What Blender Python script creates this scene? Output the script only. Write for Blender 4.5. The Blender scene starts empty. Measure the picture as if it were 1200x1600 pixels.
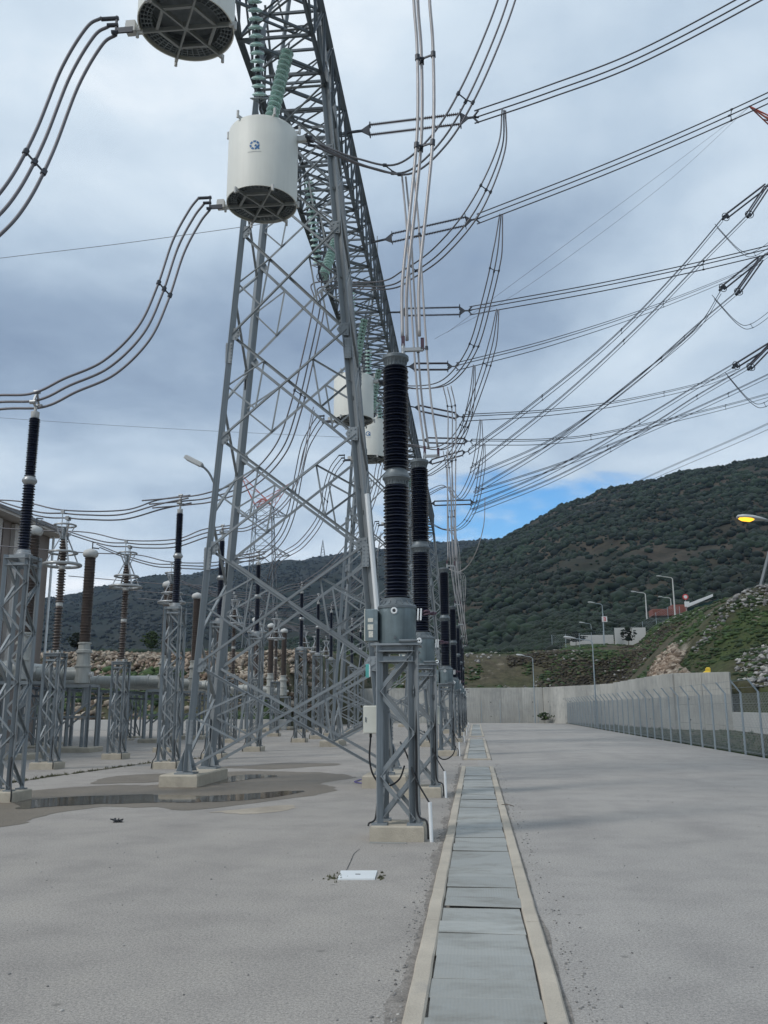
import bpy, bmesh, math, random
import numpy as np
from mathutils import Vector, Matrix, noise as mnoise
from mathutils.geometry import tessellate_polygon

random.seed(7)
SC = bpy.context.scene
COL = SC.collection
R = math.radians

# ------------------------------------------------------------------ camera
EYE = Vector((0.0, 0.0, 1.65))
FPX = 1388.0                      # focal length in units of a 1200 x 1600 picture
PITCH, YAW = R(12.433), R(5.705)
cam_d = bpy.data.cameras.new('camera')
cam = bpy.data.objects.new('camera', cam_d)
COL.objects.link(cam)
cam.location = EYE
cam.rotation_euler = (Matrix.Rotation(YAW, 3, 'Z') @ Matrix.Rotation(R(90) + PITCH, 3, 'X') @ Matrix.Rotation(R(-.25), 3, 'Z')).to_euler()
cam_d.sensor_fit = 'VERTICAL'
cam_d.sensor_height = 32.0
cam_d.lens = FPX / 1600.0 * 32.0
cam_d.clip_start = 0.05
cam_d.clip_end = 8000
SC.camera = cam
_F = Vector((-math.sin(YAW) * math.cos(PITCH), math.cos(YAW) * math.cos(PITCH), math.sin(PITCH)))
_R = Vector((math.cos(YAW), math.sin(YAW), 0))
_U = _R.cross(_F)


def at(u, v, Y):
    """survey helper: the point of the yard at depth Y that was measured at bearing (u, v)"""
    r = _R * (u - 600) + _U * (800 - v) + _F * FPX
    return EYE + r * (Y / r.y)


def gnd(u, v, z=0.0):
    r = _R * (u - 600) + _U * (800 - v) + _F * FPX
    return EYE + r * ((z - EYE.z) / r.z)


def bearing(u, v):
    r = _R * (u - 600) + _U * (800 - v) + _F * FPX
    return r.normalized()


# ------------------------------------------------------------------ light and sky
SUN_EL, SUN_AZ = R(44), R(232)      # azimuth: clockwise from +Y
sun_d = bpy.data.lights.new('sun', 'SUN')
sun_d.energy = 1.5
sun_d.angle = R(11)
sun_d.color = (1.0, 0.965, 0.92)
sun = bpy.data.objects.new('sun', sun_d)
COL.objects.link(sun)
sd = Vector((math.sin(SUN_AZ) * math.cos(SUN_EL), math.cos(SUN_AZ) * math.cos(SUN_EL), math.sin(SUN_EL)))
sun.rotation_euler = sd.to_track_quat('Z', 'Y').to_euler()
sun.location = sd * 60

SC.view_settings.view_transform = 'Standard'
SC.view_settings.look = 'None'
SC.view_settings.exposure = 0.32
SC.view_settings.gamma = 1.0
SC.view_settings.use_curve_mapping = False
try:
    SC.cycles.use_denoising = True
    SC.cycles.max_bounces = 6
    SC.cycles.transparent_max_bounces = 8
except Exception:
    pass


class NT:
    """small node-tree helper"""
    def __init__(self, tree):
        self.t = tree
        self.n = tree.nodes
        self.l = tree.links

    def new(self, typ, **kw):
        nd = self.n.new(typ)
        for k, v in kw.items():
            setattr(nd, k, v)
        return nd

    def link(self, a, b):
        self.l.new(a, b)

    def val(self, sock, v):
        if hasattr(v, 'node'):
            self.l.new(v, sock)
        else:
            sock.default_value = v

    def math(self, op, a, b=None, c=None, clamp=False):
        nd = self.n.new('ShaderNodeMath')
        nd.operation = op
        nd.use_clamp = clamp
        self.val(nd.inputs[0], a)
        if b is not None:
            self.val(nd.inputs[1], b)
        if c is not None:
            self.val(nd.inputs[2], c)
        return nd.outputs[0]

    def dot(self, a, vec):
        nd = self.n.new('ShaderNodeVectorMath')
        nd.operation = 'DOT_PRODUCT'
        self.l.new(a, nd.inputs[0])
        nd.inputs[1].default_value = vec
        return nd.outputs['Value']

    def noise(self, vec, scale, detail=4, rough=0.5, dist=0.0):
        nd = self.n.new('ShaderNodeTexNoise')
        nd.inputs['Scale'].default_value = scale
        nd.inputs['Detail'].default_value = detail
        nd.inputs['Roughness'].default_value = rough
        nd.inputs['Distortion'].default_value = dist
        if vec is not None:
            self.l.new(vec, nd.inputs['Vector'])
        return nd.outputs['Fac']

    def ramp(self, fac, stops, interp='LINEAR'):
        nd = self.n.new('ShaderNodeValToRGB')
        cr = nd.color_ramp
        cr.interpolation = interp
        while len(cr.elements) < len(stops):
            cr.elements.new(0.5)
        for e, (p, c) in zip(cr.elements, stops):
            e.position = p
            if isinstance(c, (int, float)):
                c = (c, c, c)
            e.color = (c[0], c[1], c[2], 1)
        self.val(nd.inputs[0], fac)
        return nd.outputs[0]

    def mix(self, fac, a, b, blend='MIX'):
        nd = self.n.new('ShaderNodeMix')
        nd.data_type = 'RGBA'
        nd.blend_type = blend
        self.val(nd.inputs[0], fac)
        for s, v in ((nd.inputs[6], a), (nd.inputs[7], b)):
            if hasattr(v, 'node'):
                self.l.new(v, s)
            else:
                s.default_value = (v[0], v[1], v[2], 1)
        return nd.outputs[2]

    def maprange(self, v, a, b, c=0.0, d=1.0, smooth=False):
        nd = self.n.new('ShaderNodeMapRange')
        nd.clamp = True
        if smooth:
            nd.interpolation_type = 'SMOOTHSTEP'
        self.val(nd.inputs[0], v)
        nd.inputs[1].default_value = a
        nd.inputs[2].default_value = b
        nd.inputs[3].default_value = c
        nd.inputs[4].default_value = d
        return nd.outputs[0]


SKY_SEED = 24.7
world = bpy.data.worlds.new('World')
SC.world = world
world.use_nodes = True
w = NT(world.node_tree)
w.n.clear()
wo = w.new('ShaderNodeOutputWorld')
sky = w.new('ShaderNodeTexSky', sky_type='NISHITA')
sky.sun_disc = False
sky.sun_elevation = SUN_EL
sky.sun_rotation = SUN_AZ
sky.altitude = 200
sky.air_density = 1.0
sky.dust_density = 0.6
sky.ozone_density = 1.5
bg1 = w.new('ShaderNodeBackground')
hsv = w.new('ShaderNodeHueSaturation')
hsv.inputs['Saturation'].default_value = 1.4
hsv.inputs['Value'].default_value = .92
w.link(sky.outputs[0], hsv.inputs['Color'])
w.link(hsv.outputs[0], bg1.inputs[0])
bg1.inputs[1].default_value = 0.15
tc = w.new('ShaderNodeTexCoord')
dirv = tc.outputs['Generated']
sep = w.new('ShaderNodeSeparateXYZ')
w.link(dirv, sep.inputs[0])
zc = w.math('ADD', w.math('MAXIMUM', sep.outputs[2], 0.0), 0.16)
cmb = w.new('ShaderNodeCombineXYZ')
w.link(w.math('DIVIDE', sep.outputs[0], zc), cmb.inputs[0])
w.link(w.math('DIVIDE', sep.outputs[1], zc), cmb.inputs[1])
cmb.inputs[2].default_value = SKY_SEED
cv = cmb.outputs[0]
n_big = w.noise(cv, 0.55, 3, 0.5, 0.2)
n_mid = w.noise(cv, 1.25, 6, 0.50, 0.25)
n_fine = w.noise(cv, 5.0, 6, 0.55, 0.3)
# cloud thickness over height above the horizon (deep grey belt in the middle, thin above, broken and bright low down)
el = sep.outputs[2]
belt = w.ramp(el, [(0.0, .76), (0.17, .74), (0.24, .55), (0.32, .31), (0.42, .38), (0.52, .53), (0.68, .60), (1.0, .58)])
lum = w.math('ADD', w.math('MULTIPLY', w.math('SUBTRACT', n_mid, 0.5), 1.25),
             w.math('ADD', belt, w.math('MULTIPLY', w.math('SUBTRACT', n_big, 0.5), 1.1)))
lum = w.math('ADD', lum, w.math('MULTIPLY', w.math('SUBTRACT', n_fine, 0.5), 0.42))
cloud = w.ramp(lum, [(0.0, (.185, .250, .355)), (0.25, (.265, .345, .455)), (0.5, (.410, .505, .610)),
                     (0.75, (.555, .645, .730)), (1.0, (.84, .875, .905))])
bg2 = w.new('ShaderNodeBackground')
w.link(cloud, bg2.inputs[0])
bg2.inputs[1].default_value = 1.0
# the opening in the clouds above the ridge, and smaller gaps that the noise makes elsewhere
hd = bearing(812, 812)
hs = hd.cross(Vector((0, 0, 1))).normalized()
hu = hs.cross(hd).normalized()
a_ = w.math('DIVIDE', w.dot(dirv, hs), 0.125)
b_ = w.math('DIVIDE', w.dot(dirv, hu), 0.050)
front = w.math('GREATER_THAN', w.dot(dirv, hd), 0.5)
rr = w.math('SQRT', w.math('ADD', w.math('MULTIPLY', a_, a_), w.math('MULTIPLY', b_, b_)))
rr = w.math('ADD', rr, w.math('MULTIPLY', w.math('SUBTRACT', n_fine, 0.5), 2.6))
hole = w.math('MULTIPLY', w.maprange(rr, 0.30, 1.35, 1.0, 0.0, True), front)
gap = w.maprange(w.math('ADD', n_mid, w.math('MULTIPLY', w.math('SUBTRACT', n_big, .5), .6)), 0.30, 0.20, 0.0, 0.4, True)
mx = w.new('ShaderNodeMixShader')
w.link(w.math('MAXIMUM', hole, gap), mx.inputs[0])
w.link(bg2.outputs[0], mx.inputs[1])
w.link(bg1.outputs[0], mx.inputs[2])
w.link(mx.outputs[0], wo.inputs[0])


# ------------------------------------------------------------------ materials
MATS = {}


def mat(name, base, rough=0.6, metal=0.0, var=0.15, scale=3.0, bump=0.0, bscale=40.0, spec=0.5, trans=0.0,
        stain=None, stain_scale=1.2, stain_lo=0.52, stain_hi=0.72, fine=0.0, fscale=120.0, emit=None, streak=0.0, island=0.0, pieces=None):
    m = bpy.data.materials.new(name)
    m.use_nodes = True
    t = NT(m.node_tree)
    bs = t.n['Principled BSDF']
    co = t.new('ShaderNodeTexCoord').outputs['Object']
    n1 = t.noise(co, scale, 5, 0.6)
    lo = tuple(max(0, c * (1 - var)) for c in base)
    hi = tuple(min(1, c * (1 + var)) for c in base)
    col = t.ramp(n1, [(0.3, lo), (0.7, hi)])
    if island:
        oi = t.new('ShaderNodeObjectInfo').outputs['Random']
        col = t.mix(1.0, col, t.ramp(oi, [(0.0, 1 - island), (1.0, 1.0)]), 'MULTIPLY')
    if fine:
        n3 = t.noise(co, fscale, 3, 0.7)
        col = t.mix(1.0, col, t.ramp(n3, [(0.3, 1 - fine), (0.7, 1.0)]), 'MULTIPLY')
    if streak:
        mp = t.new('ShaderNodeMapping')
        mp.inputs['Scale'].default_value = (9, 9, 0.5)
        t.link(co, mp.inputs[0])
        n4 = t.noise(mp.outputs[0], 1.5, 4, 0.6)
        col = t.mix(1.0, col, t.ramp(n4, [(0.35, 1 - streak), (0.6, 1.0)]), 'MULTIPLY')
    if stain is not None:
        n2 = t.noise(co, stain_scale, 6, 0.65)
        col = t.mix(t.maprange(n2, stain_lo, stain_hi), col, stain)
    if pieces:
        pi_ = t.new('ShaderNodeNewGeometry').outputs['Random Per Island']
        col = t.mix(1.0, col, t.ramp(pi_, pieces), 'MULTIPLY')
    t.link(col, bs.inputs['Base Color'])
    bs.inputs['Roughness'].default_value = rough
    bs.inputs['Metallic'].default_value = metal
    bs.inputs['Specular IOR Level'].default_value = spec
    if trans:
        bs.inputs['Transmission Weight'].default_value = trans
        bs.inputs['IOR'].default_value = 1.3
    if emit:
        bs.inputs['Emission Color'].default_value = (emit[0], emit[1], emit[2], 1)
        bs.inputs['Emission Strength'].default_value = emit[3]
    if bump:
        bn = t.new('ShaderNodeBump')
        bn.inputs['Strength'].default_value = bump
        bn.inputs['Distance'].default_value = 0.02
        t.link(t.noise(co, bscale, 5, 0.65), bn.inputs['Height'])
        t.link(bn.outputs[0], bs.inputs['Normal'])
    MATS[name] = m
    return m


mat('steel', (.285, .310, .322), .52, .35, .25, 3.2, stain=(.15, .165, .172), stain_scale=1.6, stain_lo=.5, stain_hi=.8, island=.22)
mat('steel_dark', (.085, .100, .118), .5, .3, .2, 2.5, island=.15)
mat('steel_beam', (.165, .188, .205), .55, .35, .2, 2.0, island=.3)
mat('steel_far', (.170, .180, .190), .6, .2, .15, .5)
mat('tank_grey', (.170, .218, .232), .5, .1, .16, 4.0, stain=(.30, .35, .36), stain_scale=6, stain_lo=.58, stain_hi=.75, streak=.25)
mat('flange', (.135, .155, .165), .5, .3, .2, 8)
mat('porcelain_black', (.0080, .0115, .0260), .30, 0, .3, 6, spec=.75)
mat('porcelain_brown', (.092, .073, .063), .35, 0, .2, 5)
mat('cap_white', (.52, .52, .50), .6, 0, .1, 5)
mat('cream', (.70, .70, .64), .55, 0, .035, 1.5, streak=.035)
mat('cream_box', (.60, .60, .53), .5, 0, .06, 3)
mat('coil', (.20, .225, .235), .7, .1, .2, 9)
mat('coil_dark', (.165, .185, .195), .8, 0, .2, 9)
mat('spider', (.33, .345, .34), .5, .3, .1, 5)
mat('alu', (.50, .50, .50), .42, .6, .1, 5)
mat('alu_ring', (.36, .37, .37), .42, .5, .1, 5)
mat('wire_dark', (.075, .078, .090), .5, .4, .1, 2)
mat('wire_mid', (.16, .155, .165), .5, .4, .12, 2)
mat('wire_pale', (.40, .38, .372), .45, .4, .12, 2)
mat('insul_dark', (.050, .045, .055), .45, 0, .2, 3)
mat('insul_brown', (.095, .075, .075), .45, 0, .2, 3)
mat('fitting', (.055, .060, .070), .5, .4, .15, 6)
mat('rubber', (.012, .012, .013), .5, 0, .1, 6)
mat('pvc', (.72, .74, .74), .4, 0, .03, 3)
mat('logo_blue', (.040, .155, .36), .5, 0, .08, 30)
mat('logo_grey', (.42, .43, .42), .5, 0, .05, 30)
mat('label_white', (.62, .60, .52), .5, 0, .25, 60)
mat('purple', (.16, .13, .34), .5, 0, .1, 30)
mat('maroon', (.075, .040, .058), .5, .1, .2, 12)
mat('teal', (.10, .40, .38), .5, 0, .1, 9)
mat('footing', (.47, .42, .335), .9, 0, .14, 2.5, .35, 60, stain=(.30, .27, .22), stain_scale=4, stain_lo=.55, stain_hi=.8, fine=.2)
mat('kerb', (.49, .435, .355), .9, 0, .14, 1.7, .4, 70, stain=(.30, .28, .25), stain_scale=2.2, stain_lo=.56, stain_hi=.8, fine=.22)
mat('wall_concrete', (.47, .465, .43), .9, 0, .12, .35, .3, 8, stain=(.27, .275, .265), stain_scale=.5, stain_lo=.52, stain_hi=.74, streak=.22, island=.14)
mat('wall_low', (.50, .50, .48), .9, 0, .08, .5)
mat('facade_brown', (.235, .195, .172), .85, 0, .08, .8, .2, 30)
mat('facade_cream', (.52, .48, .44), .85, 0, .08, .8, .2, 30)
mat('roof_trim', (.20, .20, .205), .6, 0, .1, 2)
mat('gis_grey', (.40, .405, .375), .45, .1, .1, 2, streak=.2)
mat('rock', (.36, .318, .270), .95, 0, .32, .55, .6, 4, fine=.4, fscale=5, stain=(.27, .205, .162), stain_scale=.12, stain_lo=.5, stain_hi=.66, pieces=[(0, (.20, .16, .13)), (.28, (.55, .46, .38)), (.6, (.92, .87, .80)), (1, (1.40, 1.36, 1.28))])
mat('rock_grey', (.33, .32, .305), .95, 0, .3, .7, .6, 5, fine=.4, fscale=5, pieces=[(0, (.5, .5, .5)), (.6, (.95, .95, .95)), (1, (1.5, 1.48, 1.42))])
mat('lamp_grey', (.46, .47, .46), .5, .2, .08, 4)
mat('lamp_lit', (.9, .5, .05), .5, 0, .02, 4, emit=(1.0, .50, .03, 1.6))
mat('lens', (.55, .56, .56), .25, 0, .05, 4)
mat('red_paint', (.20, .070, .050), .6, 0, .1, 1)
mat('tower_red', (.50, .15, .11), .6, 0, .1, .3)
mat('tower_white', (.50, .47, .48), .6, 0, .1, .3)
mat('roof_green', (.018, .060, .055), .7, 0, .15, .5)
mat('white_paint', (.66, .66, .65), .6, 0, .05, 1)
mat('sign_red', (.55, .05, .05), .5, 0, .05, 1)
mat('yellow', (.70, .48, .04), .6, 0, .1, 3)
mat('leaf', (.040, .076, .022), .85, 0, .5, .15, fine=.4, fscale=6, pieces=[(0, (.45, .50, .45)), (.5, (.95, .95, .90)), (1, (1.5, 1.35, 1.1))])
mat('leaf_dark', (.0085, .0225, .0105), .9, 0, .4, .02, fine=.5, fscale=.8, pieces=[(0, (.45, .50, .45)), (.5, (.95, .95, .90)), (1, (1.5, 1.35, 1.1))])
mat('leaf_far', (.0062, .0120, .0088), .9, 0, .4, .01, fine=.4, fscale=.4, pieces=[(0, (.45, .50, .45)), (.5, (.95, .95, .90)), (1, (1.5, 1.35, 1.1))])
mat('weed', (.085, .085, .045), .9, 0, .4, 3)
mat('brush', (.052, .043, .030), .95, 0, .4, .3, pieces=[(0, (.5, .5, .5)), (.6, (1, 1, 1)), (1, (1.5, 1.6, 1.2))])
mat('bark', (.09, .07, .05), .9, 0, .3, 3)
mat('chain', (.30, .33, .34), .5, .4, .1, 1)
mat('fence_steel', (.31, .36, .39), .5, .35, .12, 1.2)
mat('grey_dark', (.040, .042, .045), .8, 0, .2, 3)
mat('lid_frame', (.05, .05, .05), .8, 0, .2, 3)


def ground_mat(name, base, wet=False):
    m = bpy.data.materials.new(name)
    m.use_nodes = True
    t = NT(m.node_tree)
    bs = t.n['Principled BSDF']
    co = t.new('ShaderNodeTexCoord').outputs['Object']
    a = t.noise(co, .16, 5, .6, .4)
    b = t.noise(co, 1.1, 6, .65)
    mp = t.new('ShaderNodeMapping')
    mp.inputs['Scale'].default_value = (1.0, .12, 1.0)
    t.link(co, mp.inputs[0])
    st = t.noise(mp.outputs[0], .9, 4, .6)
    g = t.noise(co, 46, 5, .8)
    gg = t.noise(co, 95, 3, .8)
    k = lambda c, f: tuple(x * f for x in c)
    col = t.ramp(a, [(.25, k(base, .90)), (.5, base), (.75, k(base, 1.09))])
    col = t.mix(1.0, col, t.ramp(b, [(.25, (.80, .80, .81)), (.55, (1, 1, 1)), (.8, (1.07, 1.06, 1.04))]), 'MULTIPLY')
    col = t.mix(1.0, col, t.ramp(st, [(.3, (.94, .94, .945)), (.5, (1, 1, 1)), (.7, (1.04, 1.04, 1.035))]), 'MULTIPLY')
    col = t.mix(1.0, col, t.ramp(g, [(.30, (.50, .50, .51)), (.5, (1, 1, 1)), (.70, (1.32, 1.30, 1.26))]), 'MULTIPLY')
    col = t.mix(1.0, col, t.ramp(gg, [(.32, (.60, .60, .60)), (.60, (1.12, 1.12, 1.12))]), 'MULTIPLY')
    # oil drips and scattered dark marks
    vo = t.new('ShaderNodeTexVoronoi')
    vo.inputs['Scale'].default_value = 1.4
    t.link(co, vo.inputs['Vector'])
    col = t.mix(t.maprange(vo.outputs['Distance'], .02, .055, .55, 0.0), col, k(base, .35))
    t.link(col, bs.inputs['Base Color'])
    if wet:
        bs.inputs['Roughness'].default_value = .6
        bs.inputs['Specular IOR Level'].default_value = .3
    else:
        bs.inputs['Roughness'].default_value = .92
        bs.inputs['Specular IOR Level'].default_value = .25
    bn = t.new('ShaderNodeBump')
    bn.inputs['Strength'].default_value = .15 if wet else .5
    bn.inputs['Distance'].default_value = .01
    t.link(t.math('ADD', g, t.math('MULTIPLY', gg, .6)), bn.inputs['Height'])
    t.link(bn.outputs[0], bs.inputs['Normal'])
    MATS[name] = m


ground_mat('pavement', (.362, .335, .304))
ground_mat('road', (.372, .350, .324))
ground_mat('wet', (.195, .166, .130), True)

m = bpy.data.materials.new('water')
m.use_nodes = True
t = NT(m.node_tree)
bs = t.n['Principled BSDF']
bs.inputs['Base Color'].default_value = (.085, .074, .058, 1)
bs.inputs['Roughness'].default_value = .06
bs.inputs['IOR'].default_value = 1.33
bs.inputs['Specular IOR Level'].default_value = .6
bn = t.new('ShaderNodeBump')
bn.inputs['Strength'].default_value = .03
bn.inputs['Distance'].default_value = .01
t.link(t.noise(t.new('ShaderNodeTexCoord').outputs['Object'], 6, 3, .5), bn.inputs['Height'])
t.link(bn.outputs[0], bs.inputs['Normal'])
MATS['water'] = m

# galvanised trench lids: tread pattern as bump, wear as colour
m = bpy.data.materials.new('lid')
m.use_nodes = True
t = NT(m.node_tree)
bs = t.n['Principled BSDF']
geo = t.new('ShaderNodeNewGeometry')
co = geo.outputs['Position']
oi = t.new('ShaderNodeObjectInfo').outputs['Random']
mp = t.new('ShaderNodeMapping')
mp.inputs['Scale'].default_value = (1.0, 2.0, 1)
t.link(co, mp.inputs[0])
nn = t.noise(mp.outputs[0], 1.5, 6, .66, .3)
col = t.ramp(oi, [(0, (.300, .300, .276)), (.35, (.372, .372, .342)), (.7, (.325, .325, .300)), (1, (.415, .415, .382))])
col = t.mix(t.maprange(nn, .48, .68, 0, .75), col, (.205, .200, .178))
col = t.mix(t.maprange(t.noise(co, 9, 5, .7), .5, .8, 0, .35), col, (.36, .39, .39))
t.link(col, bs.inputs['Base Color'])
bs.inputs['Metallic'].default_value = .08
t.link(t.maprange(nn, .5, .7, .5, .7), bs.inputs['Roughness'])
wv = t.new('ShaderNodeTexWave', wave_type='BANDS', bands_direction='X')
wv.inputs['Scale'].default_value = 14
wv2 = t.new('ShaderNodeTexWave', wave_type='BANDS', bands_direction='Y')
wv2.inputs['Scale'].default_value = 14
t.link(co, wv.inputs['Vector'])
t.link(co, wv2.inputs['Vector'])
bn = t.new('ShaderNodeBump')
bn.inputs['Strength'].default_value = .35
bn.inputs['Distance'].default_value = .004
t.link(t.math('MULTIPLY', wv.outputs['Fac'], wv2.outputs['Fac']), bn.inputs['Height'])
t.link(bn.outputs[0], bs.inputs['Normal'])
MATS['lid'] = m

# glass discs
m = bpy.data.materials.new('glass_green')
m.use_nodes = True
t = NT(m.node_tree)
bs = t.n['Principled BSDF']
bs.inputs['Base Color'].default_value = (.58, .78, .72, 1)
bs.inputs['Roughness'].default_value = .10
bs.inputs['Transmission Weight'].default_value = .30
bs.inputs['IOR'].default_value = 1.35
MATS['glass_green'] = m


def terrain_mat(name, cols, s1, s2, s3, rock, rlo, rhi):
    m = bpy.data.materials.new(name)
    m.use_nodes = True
    t = NT(m.node_tree)
    bs = t.n['Principled BSDF']
    co = t.new('ShaderNodeTexCoord').outputs['Object']
    a = t.noise(co, s1, 6, .65, .5)
    b = t.noise(co, s2, 6, .7)
    c = t.noise(co, s3, 4, .75)
    col = t.ramp(a, [(.28 + .44 * i / (len(cols) - 1), x) for i, x in enumerate(cols)])
    col = t.mix(1.0, col, t.ramp(c, [(.3, (.5, .5, .5)), (.55, (1, 1, 1)), (.75, (1.35, 1.3, 1.2))]), 'MULTIPLY')
    col = t.mix(t.maprange(b, rlo, rhi), col, rock)
    t.link(col, bs.inputs['Base Color'])
    bs.inputs['Roughness'].default_value = .95
    bs.inputs['Specular IOR Level'].default_value = .2
    bn = t.new('ShaderNodeBump')
    bn.inputs['Strength'].default_value = .8
    bn.inputs['Distance'].default_value = .4 / max(s3, .01) * .2
    t.link(c, bn.inputs['Height'])
    t.link(bn.outputs[0], bs.inputs['Normal'])
    MATS[name] = m


terrain_mat('bank_soil', [(.050, .078, .022), (.058, .062, .030), (.088, .076, .052), (.052, .080, .024)], .07, .22, 1.4, (.25, .22, .18), .60, .72)
terrain_mat('hill_soil', [(.018, .027, .015), (.030, .031, .021), (.062, .050, .037), (.020, .028, .016)], .010, .022, .12, (.085, .066, .047), .56, .70)
terrain_mat('ridge_soil', [(.011, .019, .014), (.015, .022, .017), (.026, .029, .023), (.012, .020, .016)], .006, .010, .06, (.055, .050, .040), .60, .76)
terrain_mat('dirt', [(.12, .10, .075), (.15, .13, .10), (.09, .09, .05)], .2, .6, 5, (.2, .18, .15), .6, .8)


# ------------------------------------------------------------------ mesh helpers
WL = {}          # world location of every thing's origin, by object name


class MB:
    def __init__(self):
        self.v, self.f, self.m = [], [], []
        self.mi = 0

    def add(self, vs, fs):
        o = len(self.v)
        self.v += [tuple(p) for p in vs]
        self.f += [tuple(i + o for i in f) for f in fs]
        self.m += [self.mi] * len(fs)
        return self

    def box(self, c, s, rz=0.0, M=None):
        cx, cy, cz = c
        hx, hy, hz = s[0] / 2, s[1] / 2, s[2] / 2
        ca, sa = math.cos(rz), math.sin(rz)
        vs = []
        for z in (-hz, hz):
            for x, y in ((-hx, -hy), (hx, -hy), (hx, hy), (-hx, hy)):
                p = Vector((x * ca - y * sa, x * sa + y * ca, z))
                if M is not None:
                    p = M @ p
                vs.append((cx + p.x, cy + p.y, cz + p.z))
        return self.add(vs, [(0, 3, 2, 1), (4, 5, 6, 7), (0, 1, 5, 4), (1, 2, 6, 5), (2, 3, 7, 6), (3, 0, 4, 7)])

    def bevbox(self, c, s, b, rz=0.0):
        """box with chamfered upper edges"""
        cx, cy, cz = c
        ca, sa = math.cos(rz), math.sin(rz)
        vs = []
        for z, k in ((-s[2] / 2, 0), (s[2] / 2 - b, 0), (s[2] / 2, b)):
            hx, hy = s[0] / 2 - k, s[1] / 2 - k
            for x, y in ((-hx, -hy), (hx, -hy), (hx, hy), (-hx, hy)):
                vs.append((cx + x * ca - y * sa, cy + x * sa + y * ca, cz + z))
        fs = [(0, 3, 2, 1), (8, 9, 10, 11)]
        for r in (0, 4):
            for i in range(4):
                j = (i + 1) % 4
                fs.append((r + i, r + j, r + 4 + j, r + 4 + i))
        return self.add(vs, fs)

    def frame(self, p, q):
        d = (Vector(q) - Vector(p))
        L = d.length
        z = d / max(L, 1e-9)
        h = Vector((0, 0, 1)) if abs(z.z) < .95 else Vector((1, 0, 0))
        x = h.cross(z).normalized()
        y = z.cross(x)
        return x, y, z, L

    def bar(self, p, q, wd, ht=None):
        ht = ht or wd
        x, y, z, L = self.frame(p, q)
        p, q = Vector(p), Vector(q)
        vs = []
        for c in (p, q):
            for a, b in ((-1, -1), (1, -1), (1, 1), (-1, 1)):
                vs.append(c + x * (a * wd / 2) + y * (b * ht / 2))
        return self.add(vs, [(0, 3, 2, 1), (4, 5, 6, 7), (0, 1, 5, 4), (1, 2, 6, 5), (2, 3, 7, 6), (3, 0, 4, 7)])

    def cyl(self, p, q, r, n=12, r2=None, cap=True):
        r2 = r if r2 is None else r2
        x, y, z, L = self.frame(p, q)
        p, q = Vector(p), Vector(q)
        vs = []
        for c, rr in ((p, r), (q, r2)):
            for i in range(n):
                a = 2 * math.pi * i / n
                vs.append(c + x * (rr * math.cos(a)) + y * (rr * math.sin(a)))
        fs = [(i, (i + 1) % n, n + (i + 1) % n, n + i) for i in range(n)]
        if cap:
            fs += [tuple(range(n - 1, -1, -1)), tuple(range(n, 2 * n))]
        return self.add(vs, fs)

    def lathe(self, prof, n=20, c=(0, 0, 0), cap=True):
        vs, fs = [], []
        for (r, z) in prof:
            for i in range(n):
                a = 2 * math.pi * i / n
                vs.append((c[0] + r * math.cos(a), c[1] + r * math.sin(a), c[2] + z))
        for k in range(len(prof) - 1):
            for i in range(n):
                j = (i + 1) % n
                fs.append((k * n + i, k * n + j, (k + 1) * n + j, (k + 1) * n + i))
        if cap:
            if prof[0][0] > 1e-5:
                fs.append(tuple(range(n - 1, -1, -1)))
            if prof[-1][0] > 1e-5:
                fs.append(tuple((len(prof) - 1) * n + i for i in range(n)))
        return self.add(vs, fs)

    def tube(self, pts, r, n=6, cap=True):
        pts = [Vector(p) for p in pts]
        vs, fs = [], []
        N = len(pts)
        up = None
        for i, p in enumerate(pts):
            tg = (pts[min(i + 1, N - 1)] - pts[max(i - 1, 0)]).normalized()
            if up is None:
                h = Vector((0, 0, 1)) if abs(tg.z) < .9 else Vector((0, 1, 0))
                up = h.cross(tg).normalized()
            else:
                up = (up - tg * up.dot(tg)).normalized()
            y = tg.cross(up)
            for k in range(n):
                a = 2 * math.pi * k / n
                vs.append(p + up * (r * math.cos(a)) + y * (r * math.sin(a)))
        for i in range(N - 1):
            for k in range(n):
                j = (k + 1) % n
                fs.append((i * n + k, i * n + j, (i + 1) * n + j, (i + 1) * n + k))
        if cap:
            fs += [tuple(range(n - 1, -1, -1)), tuple((N - 1) * n + k for k in range(n))]
        return self.add(vs, fs)

    def torus(self, c, RR, r, n=28, k=8, axis='Z', M=None):
        vs, fs = [], []
        for i in range(n):
            a = 2 * math.pi * i / n
            for j in range(k):
                b = 2 * math.pi * j / k
                x = (RR + r * math.cos(b)) * math.cos(a)
                y = (RR + r * math.cos(b)) * math.sin(a)
                z = r * math.sin(b)
                p = Vector((x, y, z)) if axis == 'Z' else (Vector((z, x, y)) if axis == 'X' else Vector((x, z, y)))
                if M is not None:
                    p = M @ p
                vs.append((c[0] + p.x, c[1] + p.y, c[2] + p.z))
        for i in range(n):
            for j in range(k):
                fs.append((i * k + j, ((i + 1) % n) * k + j, ((i + 1) % n) * k + (j + 1) % k, i * k + (j + 1) % k))
        return self.add(vs, fs)

    def mesh(self, name, mats, smooth=False, off=None):
        me = bpy.data.meshes.new(name)
        v = self.v
        if off is not None:
            v = [(a - off[0], b - off[1], c - off[2]) for a, b, c in v]
        me.from_pydata(v, [], self.f)
        for mm in (mats if isinstance(mats, (list, tuple)) else [mats]):
            me.materials.append(MATS[mm])
        if any(self.m):
            me.polygons.foreach_set('material_index', self.m)
        if smooth:
            me.polygons.foreach_set('use_smooth', [True] * len(self.f))
            if smooth != 'all':
                try:
                    me.set_sharp_from_angle(angle=R(smooth if smooth is not True else 40))
                except Exception:
                    pass
        me.update()
        return me

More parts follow.
